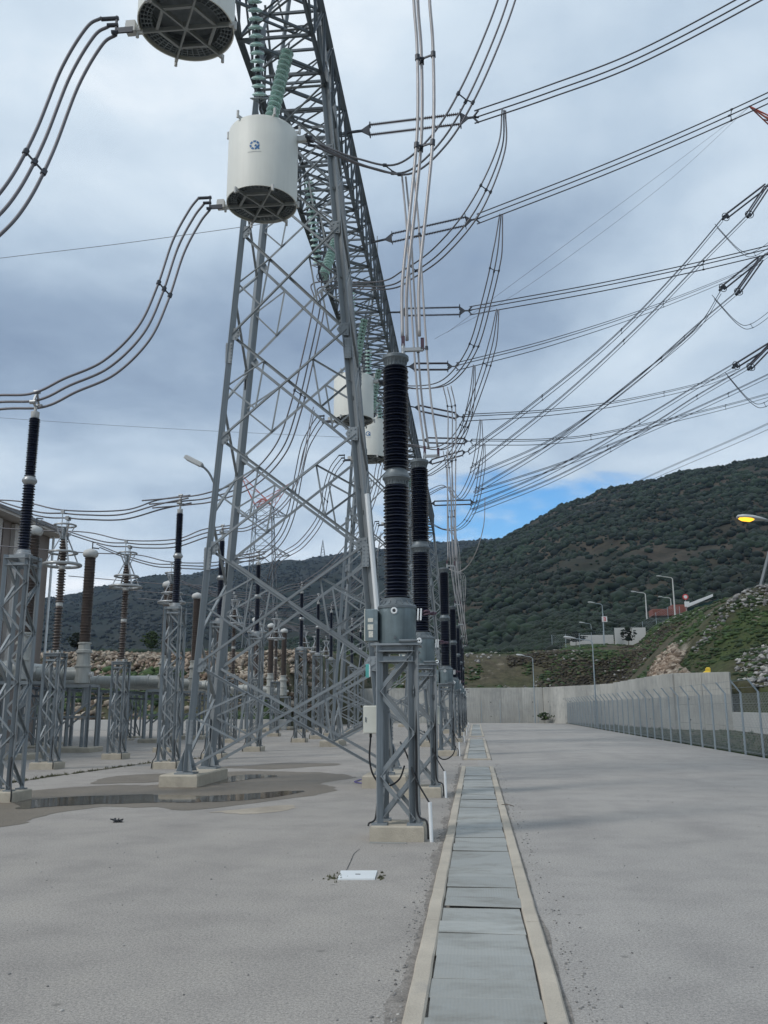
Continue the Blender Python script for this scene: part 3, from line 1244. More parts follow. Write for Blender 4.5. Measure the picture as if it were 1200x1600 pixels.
def make_column(Y0, label):
    yf, yr = Y0, Y0 + 1.75
    c = thing('gantry_column', label, 'gantry column', (-4.2, Y0, 0), 'lattice columns of the steel gantry')
    ft = [('footing', -6.82, -5.98), ('footing', -2.42, -1.5)]
    for nm, xa, xb in ft:
        MB().bevbox(((xa + xb) / 2, Y0 + .87, .125), (xb - xa, 2.42, .27), .03).build(nm, 'footing', c)
    for sx, fx in ((-1, lx), (1, rx)):
        for y, sy in ((yf, -1), (yr, 1)):
            lg = strut(c, (fx(.3), y, .3), (fx(19.05), y, 19.05), .158, 'steel', 'leg', hint=(sx * .7, sy * .7, 0.01))
            # foot: base plate and gusset fins
            b = MB()
            b.box((fx(.3), y, .278), (.42, .42, .04))
            for a in range(4):
                an = a * math.pi / 2 + .78
                p = Vector((fx(.3), y, .32))
                d = Vector((math.cos(an), math.sin(an), 0))
                s = Vector((-d.y, d.x, 0)) * .012
                q0, q1, q2 = p + d * .05, p + d * .25, p + d * .05 + Vector((0, 0, .5))
                b.add([q0 + s, q1 + s, q2 + s, q0 - s, q1 - s, q2 - s], [(0, 1, 2), (5, 4, 3), (0, 3, 4, 1), (1, 4, 5, 2), (2, 5, 3, 0)])
            b.build('base_plate', 'steel', c)
            for zs in (1.15, 5.0, 10.0):
                b = MB()
                cx = fx(zs)
                for (ox, oy, wx, wy) in ((0, sy * .128 if sy < 0 else .128, .15, .02), (sx * .128, 0, .02, .15)):
                    b.box((cx + ox * .6, y + oy * .6, zs), (wx, wy, .52))
                    for kk in range(6):
                        for e in (-.045, .045):
                            if wx > wy:
                                b.box((cx + ox * .6 + e, y + oy * .6 + sy * .015, zs - .21 + kk * .084), (.026, .02, .026))
                            else:
                                b.box((cx + ox * .6 + sx * .015, y + oy * .6 + e, zs - .21 + kk * .084), (.02, .026, .026))
                b.build('splice_plate', 'steel', c)
    for y, sy in ((yf, -1), (yr, 1)):
        o = sy * .03
        for i in range(len(Z_LEV) - 1):
            za, zb = Z_LEV[i], Z_LEV[i + 1]
            La, Lb, Ra, Rb = [Vector((f_(z), y + o, z)) for f_, z in ((lx, za), (lx, zb), (rx, za), (rx, zb))]
            wd = .064 if i < 5 else .056
            strut(c, La, Rb, wd, 'steel', hint=(0, sy, 0))
            strut(c, Ra + Vector((0, -o * 1.4, 0)), Lb + Vector((0, -o * 1.4, 0)), wd, 'steel', hint=(0, sy, 0))
            if i < 6:
                zm = (za + zb) / 2
                t1 = .27
                for (A, B_, leg) in ((La, Lb, lx), (Ra, Rb, rx)):
                    lo = La.lerp(Rb, t1) if leg is lx else Ra.lerp(Lb, t1)
                    hi = Ra.lerp(Lb, 1 - t1) if leg is lx else La.lerp(Rb, 1 - t1)
                    mdp = Vector((leg(zm), y + o * .5, zm))
                    e = Vector((0, -o * .9, 0))
                    strut(c, mdp + e, lo + e, .042, 'steel', hint=(0, sy, 0))
                    strut(c, mdp + e, hi + e, .042, 'steel', hint=(0, sy, 0))
                    strut(c, lo + e * 1.6, hi + e * 1.6, .042, 'steel', hint=(0, sy, 0))
        for z in (17.3, 19.05):
            strut(c, (lx(z), y - o * 2, z), (rx(z), y - o * 2, z), .075, 'steel', hint=(0, sy, 0))
    # gusset plates where the diagonals meet the legs
    for y, sy in ((yf, -1), (yr, 1)):
        for i, z in enumerate(Z_LEV[1:-1]):
            for fx, sx in ((lx, 1), (rx, -1)):
                b = MB()
                gx, gy = fx(z) + sx * .10, y + sy * .052
                b.add([(gx - sx * .16, gy, z - .17), (gx + sx * .04, gy, z - .15), (gx + sx * .13, gy, z), (gx + sx * .04, gy, z + .15), (gx - sx * .16, gy, z + .17),
                       (gx - sx * .16, gy - sy * .012, z - .17), (gx + sx * .04, gy - sy * .012, z - .15), (gx + sx * .13, gy - sy * .012, z), (gx + sx * .04, gy - sy * .012, z + .15), (gx - sx * .16, gy - sy * .012, z + .17)],
                      [(0, 1, 2, 3, 4), (9, 8, 7, 6, 5)] + [(k, 5 + k, 5 + (k + 1) % 5, (k + 1) % 5) for k in range(5)])
                for (dx, dz) in ((.0, -.09), (.05, -.04), (.05, .04), (.0, .09), (-.10, -.11), (-.10, .0), (-.10, .11)):
                    b.box((gx + sx * dx, gy + sy * .008, z + dz), (.028, .018, .028))
                b.build('gusset', 'steel', c)
    # side faces: zigzag between front and rear legs
    for fx, sx in ((lx, -1), (rx, 1)):
        zz = [.5]
        while zz[-1] < 18.5:
            zz.append(zz[-1] + 1.38)
        for i in range(len(zz) - 1):
            a, b_ = (yf, yr) if i % 2 == 0 else (yr, yf)
            strut(c, (fx(zz[i]) + sx * .03, a, zz[i]), (fx(zz[i + 1]) + sx * .03, b_, zz[i + 1]), .055, 'steel', hint=(sx, 0, 0))
    # peak above the beam
    tip = Vector((-4.35, Y0 + .87, 23.4))
    for fx in (lx, rx):
        for y in (yf, yr):
            strut(c, (fx(19.05), y, 19.05), tip, .09, 'steel', 'peak_leg')
    for z in (20.4, 21.6):
        k = (z - 19.05) / (23.4 - 19.05)
        q = [Vector((f_(19.05), y, 19.05)).lerp(tip, k) for f_, y in ((lx, yf), (rx, yf), (rx, yr), (lx, yr))]
        for i in range(4):
            strut(c, q[i], q[(i + 1) % 4], .05, 'steel')
    MB().cyl(tip - Vector((0, 0, .3)), tip + Vector((0, 0, 1.6)), .025, 6).build('lightning_rod', 'steel', c)
    return c


PER = 20.2
col0 = make_column(19.65, 'big lattice gantry column beside the puddle, nearest of its row')
# white conduit that runs down the front right leg of the nearest column only
MB().tube([(rx(z) + .16, 19.50, z) for z in (3.1, 4.5, 6.4)], .055, 8).build('conduit', 'pvc', col0, smooth=True)
for k in (1.95, 2.9):
    pass
cols = [col0]
for i, lab in ((1, 'second lattice gantry column, seen through the legs of the nearest one'), (2, 'third lattice gantry column, behind the black capacitor columns'),
               (3, 'fourth lattice gantry column, small in the distance')):
    loc = (-4.2, 19.65 + PER * i, 0)
    r_ = col0.copy()
    COL.objects.link(r_)
    r_.location = loc
    WL[r_.name] = Vector(loc)
    r_['label'] = lab
    for ch in col0.children:
        if ch.name.startswith('conduit'):
            continue
        cc = ch.copy()
        COL.objects.link(cc)
        cc.parent = r_
        WL[cc.name] = WL[r_.name]
    cols.append(r_)


def make_beam(ya, yb, label):
    c = thing('gantry_beam', label, 'gantry beam', (-4.33, ya, BEAM_Z0), 'lattice beams of the steel gantry')
    for x in (BX0, BX1):
        for z in (BEAM_Z0, BEAM_Z1):
            strut(c, (x, ya, z), (x, yb, z), .125, 'steel_beam', 'chord', hint=(1 if x == BX1 else -1, 0, 1 if z == BEAM_Z1 else -1))
    n = round((yb - ya) / 1.3)
    st = (yb - ya) / n
    for i in range(n):
        a, b_ = ya + i * st, ya + (i + 1) * st
        for z, s in ((BEAM_Z0, -.02), (BEAM_Z1, .02)):
            strut(c, (BX0, a, z + s), (BX1, b_, z + s), .056, 'steel_beam', hint=(0, 0, 1))
            strut(c, (BX1, a, z - s), (BX0, b_, z - s), .056, 'steel_beam', hint=(0, 0, 1))
            strut(c, (BX0, a, z + s * 2.4), (BX1, a, z + s * 2.4), .062, 'steel_beam', 'cross_tie', hint=(0, 0, 1))
        strut(c, (BX0, a, BEAM_Z0), (BX1, a, BEAM_Z1), .048, 'steel_beam', hint=(0, 1, 0))
        for x, s in ((BX0, -.02), (BX1, .02)):
            strut(c, (x + s, a, BEAM_Z0), (x + s, b_, BEAM_Z1), .056, 'steel_beam', hint=(1, 0, 0))
            strut(c, (x - s, a, BEAM_Z1), (x - s, b_, BEAM_Z0), .056, 'steel_beam', hint=(1, 0, 0))
            strut(c, (x + s * 2.4, a, BEAM_Z0), (x + s * 2.4, a, BEAM_Z1), .052, 'steel_beam', 'upright', hint=(1, 0, 0))
    return c


spans = [(2.2, 20.50), (20.53, 40.70), (40.73, 60.90), (60.93, 81.1)]
blab = ['lattice gantry beam overhead in front of the nearest column', 'lattice gantry beam running from the nearest column to the second one',
        'lattice gantry beam spanning from the second to the third column', 'most distant lattice gantry beam']
for (ya, yb), lab in zip(spans, blab):
    make_beam(ya, yb, lab)

# small floodlight on the nearest column
t_ = thing('column_lamp', 'grey lamp head on a short arm fixed to the nearest gantry column', 'lamp', (lx(6.9), 19.5, 6.9))
MB().tube(crom([(lx(6.7), 19.5, 6.75), (lx(6.7) - .12, 19.42, 7.0), (lx(6.7) - .30, 19.38, 7.18)], 5), .028, 8).build('arm', 'steel', t_, smooth=True)
b = MB()
M_ = Matrix.Rotation(R(28), 3, 'Y')
b.bevbox((0, 0, 0), (.46, .17, .10), .03)
b.v = [tuple(Vector((lx(6.7) - .46, 19.36, 7.27)) + M_ @ Vector(p)) for p in b.v]
b.build('head', 'lamp_grey', t_)
b = MB()
b.box((0, 0, -.055), (.34, .13, .02))
b.v = [tuple(Vector((lx(6.7) - .46, 19.36, 7.27)) + M_ @ Vector(p)) for p in b.v]
b.build('lens', 'lens', t_)

# ------------------------------------------------------------------ line traps under the beam
TRX, TRZ = -4.48, 12.66
TR_R, TR_H = .785, 1.76


def make_trap(Y, label):
    O = Vector((TRX, Y, TRZ))
    t_ = thing('line_trap', label, 'line trap', O, 'cream line traps hung from the gantry beam')
    b = MB()
    b.lathe([(TR_R - .02, .02), (TR_R - .02, 0), (TR_R, 0), (TR_R, TR_H - .05), (TR_R - .02, TR_H - .012), (TR_R - .06, TR_H), (.15, TR_H + .03)], 56, O, cap=False)
    b.build('shell', 'cream', t_, smooth=35)
    # winding seen from below: concentric cylinders with spacers
    b = MB()
    for r in (.745, .69, .635, .58):
        b.lathe([(r - .012, .06), (r, .055), (r, .45), (r - .012, .45)], 40, O, cap=False)
    for i in range(44):
        a = 2 * math.pi * i / 44
        d = Vector((math.cos(a), math.sin(a), 0))
        b.bar(O + d * .55 + Vector((0, 0, .075)), O + d * .755 + Vector((0, 0, .075)), .016, .03)
    b.build('winding', 'coil', t_, smooth=35)
    b = MB()
    b.lathe([(.001, .30), (.76, .30)], 40, O, cap=False)
    b.lathe([(.54, .20), (.56, .20), (.56, .46), (.54, .46)], 40, O, cap=False)
    b.build('inner_disc', 'coil_dark', t_)
    sp = MB()
    sp.cyl(O + Vector((0, 0, -.03)), O + Vector((0, 0, .09)), .06, 10)
    sp = sp.build('bottom_spider', 'spider', t_)
    for i in range(6):
        a = math.pi * i / 3
        d = Vector((math.cos(a), math.sin(a), 0))
        e = Vector((math.cos(a + math.pi / 3), math.sin(a + math.pi / 3), 0))
        MB().bar(O + d * .04 + Vector((0, 0, .0)), O + d * .82, .030, .075).build('arm', 'spider', sp)
        MB().bar(O + d * .50 + Vector((0, 0, .012)), O + e * .50 + Vector((0, 0, .012)), .05, .05).build('tie', 'spider', sp)
        b = MB()
        p = O + d * .83 + Vector((0, 0, -.02))
        b.cyl(p + Vector((0, 0, -.09)), p + Vector((0, 0, .05)), .028, 8)
        b.bar(p - d * .10 + Vector((0, 0, .01)), p + d * .01 + Vector((0, 0, .01)), .05, .07)
        b.build('lug', 'cap_white', sp)
    b = MB()
    for i in range(6):
        a = math.pi * i / 3
        d = Vector((math.cos(a), math.sin(a), 0))
        p = O + d * (.80) + Vector((0, 0, TR_H - .02))
        b.bar(O + d * .1 + Vector((0, 0, TR_H + .05)), p + Vector((0, 0, .04)), .03, .07)
        b.cyl(p + Vector((0, 0, .0)) + d * .03, p + Vector((0, 0, .17)) + d * .03, .03, 8)
    b.build('top_spider', 'cap_white', t_)
    # terminals: lower left, upper right
    tl = MB()
    tl.box(O + Vector((-.93, -.02, .06)), (.16, .14, .20))
    tl.box(O + Vector((-.83, -.02, .02)), (.12, .05, .05))
    for iy in (-.045, .045):
        for iz in (-.05, 0, .05):
            tl.cyl(O + Vector((-1.012, -.02 + iy, .06 + iz)), O + Vector((-1.025, -.02 + iy, .06 + iz)), .012, 6)
    tl = tl.build('terminal', 'cap_white', t_)
    b = MB()
    b.box(O + Vector((-1.02, -.08, -.02)), (.28, .03, .10))
    b.box(O + Vector((-1.17, -.08, .08)), (.03, .04, .36))
    for dz, xe in ((.22, -1.43), (.09, -1.32), (-.05, -1.24)):
        b.cyl(O + Vector((-1.14, -.08, dz)), O + Vector((xe, -.10, dz - .01)), .035, 8)
    b.build('clamp', 'fitting', tl)
    tr_ = MB()
    tr_.box(O + Vector((.92, 0, TR_H - .16)), (.26, .10, .13))
    tr_ = tr_.build('terminal', 'cap_white', t_)
    b = MB()
    for dy in (-.16, 0, .16):
        b.cyl(O + Vector((1.0, dy, TR_H - .2)), O + Vector((1.16, dy, TR_H - .24)), .035, 8)
    b.box(O + Vector((1.03, 0, TR_H - .2)), (.04, .36, .08))
    b.build('clamp', 'fitting', tr_)
    # round emblem of blue segments with a tail, and a thin grey line of print under it
    b = MB()
    rs = TR_R + .0035

    def on(x, z):
        a = -math.pi / 2 + x / TR_R
        return (O.x + rs * math.cos(a), O.y + rs * math.sin(a), O.z + z)
    ez = .98
    segs_ = 7
    for i in range(segs_):
        a0 = R(-40) + 2 * math.pi * i / segs_ + .10
        a1 = R(-40) + 2 * math.pi * (i + 1) / segs_ - .10
        for k in range(4):
            c0, c1 = a0 + (a1 - a0) * k / 4, a0 + (a1 - a0) * (k + 1) / 4
            b.add([on(.068 * math.cos(c0), ez + .068 * math.sin(c0)), on(.112 * math.cos(c0), ez + .112 * math.sin(c0)),
                   on(.112 * math.cos(c1), ez + .112 * math.sin(c1)), on(.068 * math.cos(c1), ez + .068 * math.sin(c1))], [(0, 1, 2, 3)])
    b.add([on(.0, ez - .005), on(.022, ez + .018), on(.118, ez - .088), on(.092, ez - .112)], [(0, 3, 2, 1)])
    b.add([on(-.005, ez - .02), on(.02, ez + .02), on(.05, ez + .015), on(.01, ez - .045)], [(0, 3, 2, 1)])
    b.build('emblem', 'logo_blue', t_)
    b = MB()
    x = -.15
    while x < .15:
        l = random.choice((.008, .012, .014))
        b.add([on(x, ez - .172), on(x + l, ez - .172), on(x + l, ez - .152), on(x, ez - .152)], [(0, 1, 2, 3)])
        x += l + .007
    b.build('print', 'logo_grey', t_)
    # sling above
    b = MB()
    for i in (0, 2, 4):
        a = math.pi * i / 3 + .5
        d = Vector((math.cos(a), math.sin(a), 0))
        b.bar(O + d * .55 + Vector((0, 0, TR_H)), O + Vector((0, 0, TR_H + .42)), .022)
    b.bar(O + Vector((0, -.42, TR_H + .42)), O + Vector((0, .42, TR_H + .42)), .05, .09)
    b.build('sling', 'fitting', t_)
    return t_


trap_Y = [12.25, 17.6, 33.0, 38.6, 53.4, 59.0]
trap_lab = ['cream line trap cut off by the top of the picture', 'large cream line trap with a blue ring emblem, in front of the nearest gantry column',
            'cream line trap behind the nearest column, higher of the pair seen there', 'cream line trap behind the nearest column, lower of the pair seen there',
            'small distant cream line trap beyond the second gantry column', 'farthest cream line trap, mostly hidden behind the black columns']
trap0 = make_trap(trap_Y[0], trap_lab[0])
for y, lab in list(zip(trap_Y, trap_lab))[1:]:
    copy_tree(trap0, (TRX, y, TRZ), lab)

# ------------------------------------------------------------------ glass insulator strings (V pairs) that carry traps and jumpers
def disc_mesh():
    b = MB()
    b.lathe([(.02, -.050), (.075, -.046), (.08, -.028), (.118, -.042), (.140, -.030), (.143, -.020), (.10, .006), (.055, .026), (.045, .03)], 18)
    b.mi = 1
    b.lathe([(.046, .022), (.050, .050), (.040, .078), (.015, .085)], 10)
    b.cyl((0, 0, -.085), (0, 0, -.045), .012, 6)
    return b.mesh('disc', ['glass_green', 'fitting'], smooth=35)


DISC = disc_mesh()


def glass_string(p, q, label):
    """p upper end, q lower end"""
    p, q = Vector(p), Vector(q)
    t_ = thing('glass_insulator_string', label, 'insulator', p, 'glass insulator strings of the gantry')
    d = (q - p)
    L = d.length
    d.normalize()
    rot = d.to_track_quat('-Z', 'Y')
    n = int((L - .30) / .165)
    start = (L - n * .165) / 2
    for i in range(n):
        o = bpy.data.objects.new('disc', DISC)
        COL.objects.link(o)
        o.parent = t_
        WL[o.name] = WL[t_.name]
        o.location = d * (start + (i + .5) * .165)
        o.rotation_mode = 'QUATERNION'
        o.rotation_quaternion = rot
        o.scale = (1.16, 1.16, 1.16)
    b = MB()
    MB().bar(p, p + d * start, .03).build('link', 'fitting', t_)
    MB().bar(q - d * start, q, .03).build('link', 'fitting', t_)
    M = rot.to_matrix()
    b = MB()
    b.torus(q - d * (start - .02), .20, .016, 20, 6, M=M)
    b.bar(q - d * (start - .02) + M @ Vector((.2, 0, 0)), q - d * (start - .12), .015)
    b.bar(q - d * (start - .02) - M @ Vector((.2, 0, 0)), q - d * (start - .12), .015)
    b.build('arcing_ring', 'steel', t_, smooth='all')


str_words = ['the trap cut off at the picture top', 'the emblem trap', 'the higher trap behind the column', 'the lower trap behind the column',
             'the distant trap', 'the farthest trap']
for y, wds in zip(trap_Y, str_words):
    zt = TRZ + TR_H + .42
    glass_string((-4.3, y - 2.15, BEAM_Z0 + .05), (TRX, y - .42, zt), 'green glass string above %s, leaning forward' % wds)
    glass_string((-4.12, y + .85, BEAM_Z0 + .25), (TRX, y + .42, zt), 'green glass string above %s, leaning back' % wds)
for y, wds in ((25.3, 'just behind the nearest column'), (45.2, 'behind the second gantry column')):
    glass_string((-4.6, y - 1.9, BEAM_Z0 + .02), (-4.5, y - .3, 14.9), 'green glass string holding the jumper %s, front half of its V' % wds)
    glass_string((-4.2, y + 1.7, BEAM_Z0 + .02), (-4.5, y + .3, 14.9), 'green glass string holding the jumper %s, rear half of its V' % wds)
    bb = MB()
    bb.bar((-4.5, y - .36, 14.88), (-4.5, y + .36, 14.88), .05, .10)
    bb.bar((-4.5, y - .2, 14.88), (-4.5, y - .2, 14.6), .03)
    bb.bar((-4.5, y + .2, 14.88), (-4.5, y + .2, 14.6), .03)
    bb.thing('jumper_yoke', 'fitting', 'small dark yoke plate at the foot of the glass V %s' % wds, 'yoke')

# ------------------------------------------------------------------ capacitor voltage transformers beside the trench
def shed_profile(r_core, r_out, z0, z1, n):
    p = [(r_core, z0)]
    st = (z1 - z0) / n
    for i in range(n):
        z = z0 + i * st
        ro = r_out if i % 2 == 0 else r_core + (r_out - r_core) * .82
        p += [(r_core, z + st * .18), (ro - .008, z + st * .34), (ro, z + st * .42), (ro - .004, z + st * .55), (r_core + .01, z + st * .86)]
    p.append((r_core, z1))
    return p


def lattice_stand(th, cx, cy, z0, z1, hw, leg, brc, npan, cross=True, mt='steel', two=True):
    """four angle legs with bracing on every face"""
    cs = [(-1, -1), (1, -1), (1, 1), (-1, 1)]
    for sx, sy in cs:
        strut(th, (cx + sx * hw, cy + sy * hw, z0), (cx + sx * hw, cy + sy * hw, z1), leg, mt, 'leg', hint=(sx * .7, sy * .7, .01))
        MB().box((cx + sx * hw, cy + sy * hw, z0 + .012), (leg * 1.9, leg * 1.9, .024)).build('base_plate', mt, th)
    st = (z1 - z0 - .12) / npan
    for k in range(4):
        a, b_ = cs[k], cs[(k + 1) % 4]
        nx_, ny_ = (a[0] + b_[0]) / 2, (a[1] + b_[1]) / 2
        o = leg * .12
        for i in range(npan):
            za, zb = z0 + .06 + i * st, z0 + .06 + (i + 1) * st
            pa = lambda s, z: Vector((cx + s[0] * hw + nx_ * o, cy + s[1] * hw + ny_ * o, z))
            flip = (i + (k // 2)) % 2
            p, q = (pa(a, za), pa(b_, zb)) if flip else (pa(b_, za), pa(a, zb))
            strut(th, p, q, brc, mt, hint=(nx_, ny_, 0.01))
            if cross and i in (0,):
                p, q = (pa(b_, za), pa(a, zb)) if flip else (pa(a, za), pa(b_, zb))
                strut(th, p - Vector((nx_ * .03, ny_ * .03, 0)), q - Vector((nx_ * .03, ny_ * .03, 0)), brc, mt, hint=(nx_, ny_, 0.01))
        strut(th, (cx + a[0] * hw + nx_ * o, cy + a[1] * hw + ny_ * o, z1 - .05), (cx + b_[0] * hw + nx_ * o, cy + b_[1] * hw + ny_ * o, z1 - .05), leg * .9, mt, 'top_tie',
              hint=(nx_, ny_, 0.01))
        if two:
            strut(th, (cx + a[0] * hw + nx_ * o, cy + a[1] * hw + ny_ * o, z1 - .19), (cx + b_[0] * hw + nx_ * o, cy + b_[1] * hw + ny_ * o, z1 - .19), leg * .7, mt, 'top_tie',
                  hint=(nx_, ny_, 0.01))


CVX = -1.035


def make_cvt(Y, label):
    X = CVX
    t_ = thing('capacitor_transformer', label, 'transformer', (X, Y, 0), 'black capacitor columns beside the trench')
    MB().bevbox((X, Y, .09), (.69, .69, .20), .02).build('footing', 'footing', t_)
    lattice_stand(t_, X, Y, .19, 2.46, .225, .105, .055, 4)
    MB().box((X - .01, Y, 2.435), (.66, .60, .026)).build('top_plate', 'steel', t_)
    b = MB()
    b.lathe([(.25, 2.45), (.256, 2.46), (.256, 2.905)], 40, (X, Y, 0))
    b.build('tank', 'tank_grey', t_, smooth=35)
    b = MB()
    b.lathe([(.256, 2.904), (.268, 2.906), (.268, 2.935), (.262, 2.94), (.225, 2.965), (.205, 2.985), (.20, 3.035), (.17, 3.045)], 40, (X, Y, 0))
    for i in range(16):
        a = 2 * math.pi * i / 16
        b.cyl((X + .245 * math.cos(a), Y + .245 * math.sin(a), 2.935), (X + .245 * math.cos(a), Y + .245 * math.sin(a), 2.962), .011, 6)
        ca, sa = math.cos(a), math.sin(a)
        b.bar((X + .235 * ca, Y + .235 * sa, 2.955), (X + .175 * ca, Y + .175 * sa, 3.04), .012, .012)
    b.build('lid_flange', 'flange', t_, smooth=35)
    # side box, plates, gauge
    bx = MB()
    bx.bevbox((X - .335, Y - .06, 2.69), (.17, .30, .40), .012)
    bx = bx.build('side_box', 'tank_grey', t_)
    MB().box((X - .423, Y - .06, 2.69), (.012, .31, .41)).build('door', 'cream_box', bx)
    b = MB()
    for (dx, dz, w_, h_) in ((-.345, .06, .07, .05), (-.345, -.03, .075, .07), (-.34, -.12, .06, .08)):
        b.box((X + dx, Y - .213, 2.69 + dz), (w_, .005, h_))
    b.build('plate', 'label_white', bx)
    b = MB()
    b.torus((X - .02, Y - .258, 2.862), .033, .013, 18, 6, 'Y')
    gz = b.build('gauge', 'pvc', t_, smooth='all')
    MB().cyl((X - .02, Y - .25, 2.862), (X - .02, Y - .262, 2.862), .022, 10).build('lens', 'grey_dark', gz)
    MB().cyl((X - .01, Y - .25, 2.525), (X - .01, Y - .275, 2.525), .02, 8).build('drain_plug', 'flange', t_)
    b = MB()
    b.cyl((X + .05, Y - .31, 2.475), (X + .30, Y - .31, 2.475), .022, 8)
    pb = b.build('drain_pipe', 'flange', t_)
    MB().torus((X + .315, Y - .32, 2.478), .024, .010, 14, 6, 'Y').build('pipe_ring', 'pvc', pb, smooth='all')
    b = MB()
    for dx in (.285, .325):
        b.bar((X + dx, Y - .10, 2.75), (X + dx + .01, Y - .10, 2.90), .05, .02)
    b.build('terminal_block', 'pvc', t_)
    b = MB()
    b.tube(crom([(X + .34, Y - .08, 2.85), (X + .42, Y - .08, 2.87), (X + .47, Y - .05, 2.83), (X + .53, Y, 2.85)], 4), .017, 6)
    b.tube(crom([(X + .34, Y - .08, 2.82), (X + .43, Y - .1, 2.83), (X + .50, Y - .04, 2.86)], 4), .012, 6)
    b.build('lead', 'maroon', t_, smooth='all')
    # porcelain units
    b = MB()
    b.lathe(shed_profile(.135, .188, 3.04, 4.55, 34), 32, (X, Y, 0))
    b.build('porcelain_unit', 'porcelain_black', t_, smooth=32)
    b = MB()
    b.lathe([(.13, 4.545), (.152, 4.555), (.158, 4.60), (.185, 4.635), (.197, 4.645), (.197, 4.67), (.185, 4.68), (.155, 4.735), (.15, 4.77), (.125, 4.78)], 32, (X, Y, 0))
    for i in range(20):
        a = 2 * math.pi * i / 20
        ca, sa = math.cos(a), math.sin(a)
        b.bar((X + .175 * ca, Y + .175 * sa, 4.64), (X + .15 * ca, Y + .15 * sa, 4.565), .012, .012)
    b.build('joint_flange', 'flange', t_, smooth=35)
    b = MB()
    b.lathe(shed_profile(.135, .188, 4.775, 6.23, 36), 32, (X, Y, 0))
    b.build('porcelain_unit', 'porcelain_black', t_, smooth=32)
    b = MB()
    b.lathe([(.13, 6.225), (.15, 6.235), (.156, 6.29), (.18, 6.325), (.195, 6.34), (.195, 6.38), (.17, 6.395), (.10, 6.40)], 32, (X, Y, 0))
    for i in range(20):
        a = 2 * math.pi * i / 20
        ca, sa = math.cos(a), math.sin(a)
        b.bar((X + .175 * ca, Y + .175 * sa, 6.33), (X + .15 * ca, Y + .15 * sa, 6.245), .012, .012)
    b.build('top_flange', 'flange', t_, smooth=35)
    b = MB()
    b.cyl((X + .12, Y - .05, 6.40), (X + .12, Y - .05, 6.56), .03, 8)
    b.bar((X + .10, Y - .05, 6.47), (X + .41, Y - .05, 6.47), .055, .05)
    tm = b.build('terminal', 'alu_ring', t_)
    b = MB()
    b.bar((X + .12, Y - .05, 6.53), (X + .12, Y - .05, 6.68), .055, .05)
    b.build('clamp', 'maroon', tm)
    MB().bar((X + .40, Y - .05, 6.46), (X + .40, Y - .05, 6.64), .055, .05).build('clamp', 'maroon', tm)
    # control cables down the near left leg
    b = MB()
    b.tube(crom([(X + .24, Y - .1, 2.4), (X + .27, Y - .20, 1.9), (X + .255, Y - .24, 1.2), (X + .25, Y - .24, .5), (X + .28, Y - .26, .30), (X + .38, Y - .30, .24), (X + .40, Y - .33, .03)], 5), .013, 6)
    b.build('cable', 'rubber', t_, smooth='all')
    b = MB()
    b.tube(crom([(X - .25, Y - .25, .5), (X - .27, Y - .28, .30), (X - .30, Y - .30, .24), (X - .35, Y - .33, .22), (X - .36, Y - .35, .19)], 4), .012, 6)
    b.build('earth_cable', 'rubber', t_, smooth='all')
    b = MB()
    b.tube(crom([(X + .02, Y + .1, 1.2), (X + .12, Y - .15, 1.06), (X + .25, Y - .27, .75), (X + .40, Y - .32, .50), (X + .435, Y - .33, .44)], 5), .012, 6)
    b.build('cable', 'rubber', t_, smooth='all')
    b = MB()
    b.cyl((X + .44, Y - .33, 0), (X + .425, Y - .33, .48), .024, 10)
    b.build('conduit', 'pvc', t_, smooth=35)
    for o in list(t_.children_recursive):
        if o.type == 'MESH' and not o.data.name.startswith('member_') and o.name.split('.')[0] not in ('footing', 'conduit', 'base_plate', 'earth_cable', 'cable'):
            for v in o.data.vertices:
                z = v.co.z
                v.co.z = z + .04 + (.03 * min(1, max(0, (z - 2.45) / .6))) + .19 * min(1, max(0, (z - 3.04) / 3.36))
    return t_


cvt_Y = [12.13, 17.75, 32.4, 45.0, 56.0, 65.5, 76.0]
cvt_lab = ['tall black capacitor transformer on a lattice stand, nearest the camera', 'second black capacitor transformer, just behind the nearest one',
           'third black capacitor transformer, standing apart beyond the first pair', 'fourth black capacitor transformer of the row along the trench',
           'fifth black capacitor transformer of the row along the trench', 'sixth black capacitor transformer of the row along the trench',
           'last black capacitor transformer visible in the row along the trench']
cvt0 = make_cvt(cvt_Y[0], cvt_lab[0])
for y, lab in list(zip(cvt_Y, cvt_lab))[1:]:
    copy_tree(cvt0, (CVX, y, 0), lab)

# cream junction box with its cable, hung on a rail at the second and third stands as well
def junction_box(X, Y, label):
    t_ = thing('junction_box', label, 'junction box', (X, Y, 1.32), 'cream junction boxes on the capacitor stands')
    MB().bevbox((X, Y, 1.50), (.22, .16, .36), .01).build('case', 'cream_box', t_)
    d = MB().bevbox((X, Y - .088, 1.50), (.20, .016, .34), .004).build('door', 'cream_box', t_)
    MB().box((X - .075, Y - .10, 1.50), (.012, .012, .06)).build('latch', 'flange', d)
    MB().bar((X + .11, Y + .04, 1.6), (X + .24, Y + .04, 1.6), .03).build('bracket', 'steel', t_)
    b = MB()
    b.cyl((X - .02, Y, 1.32), (X - .02, Y, 1.27), .018, 8)
    b.tube(crom([(X - .02, Y, 1.28), (X - .035, Y, 1.0), (X + .01, Y - .02, .80), (X + .12, Y - .02, .665), (X + .24, Y, .655), (X + .36, Y + .05, .74), (X + .42, Y + .1, .9)], 6), .012, 6)
    b.build('cable', 'rubber', t_, smooth='all')


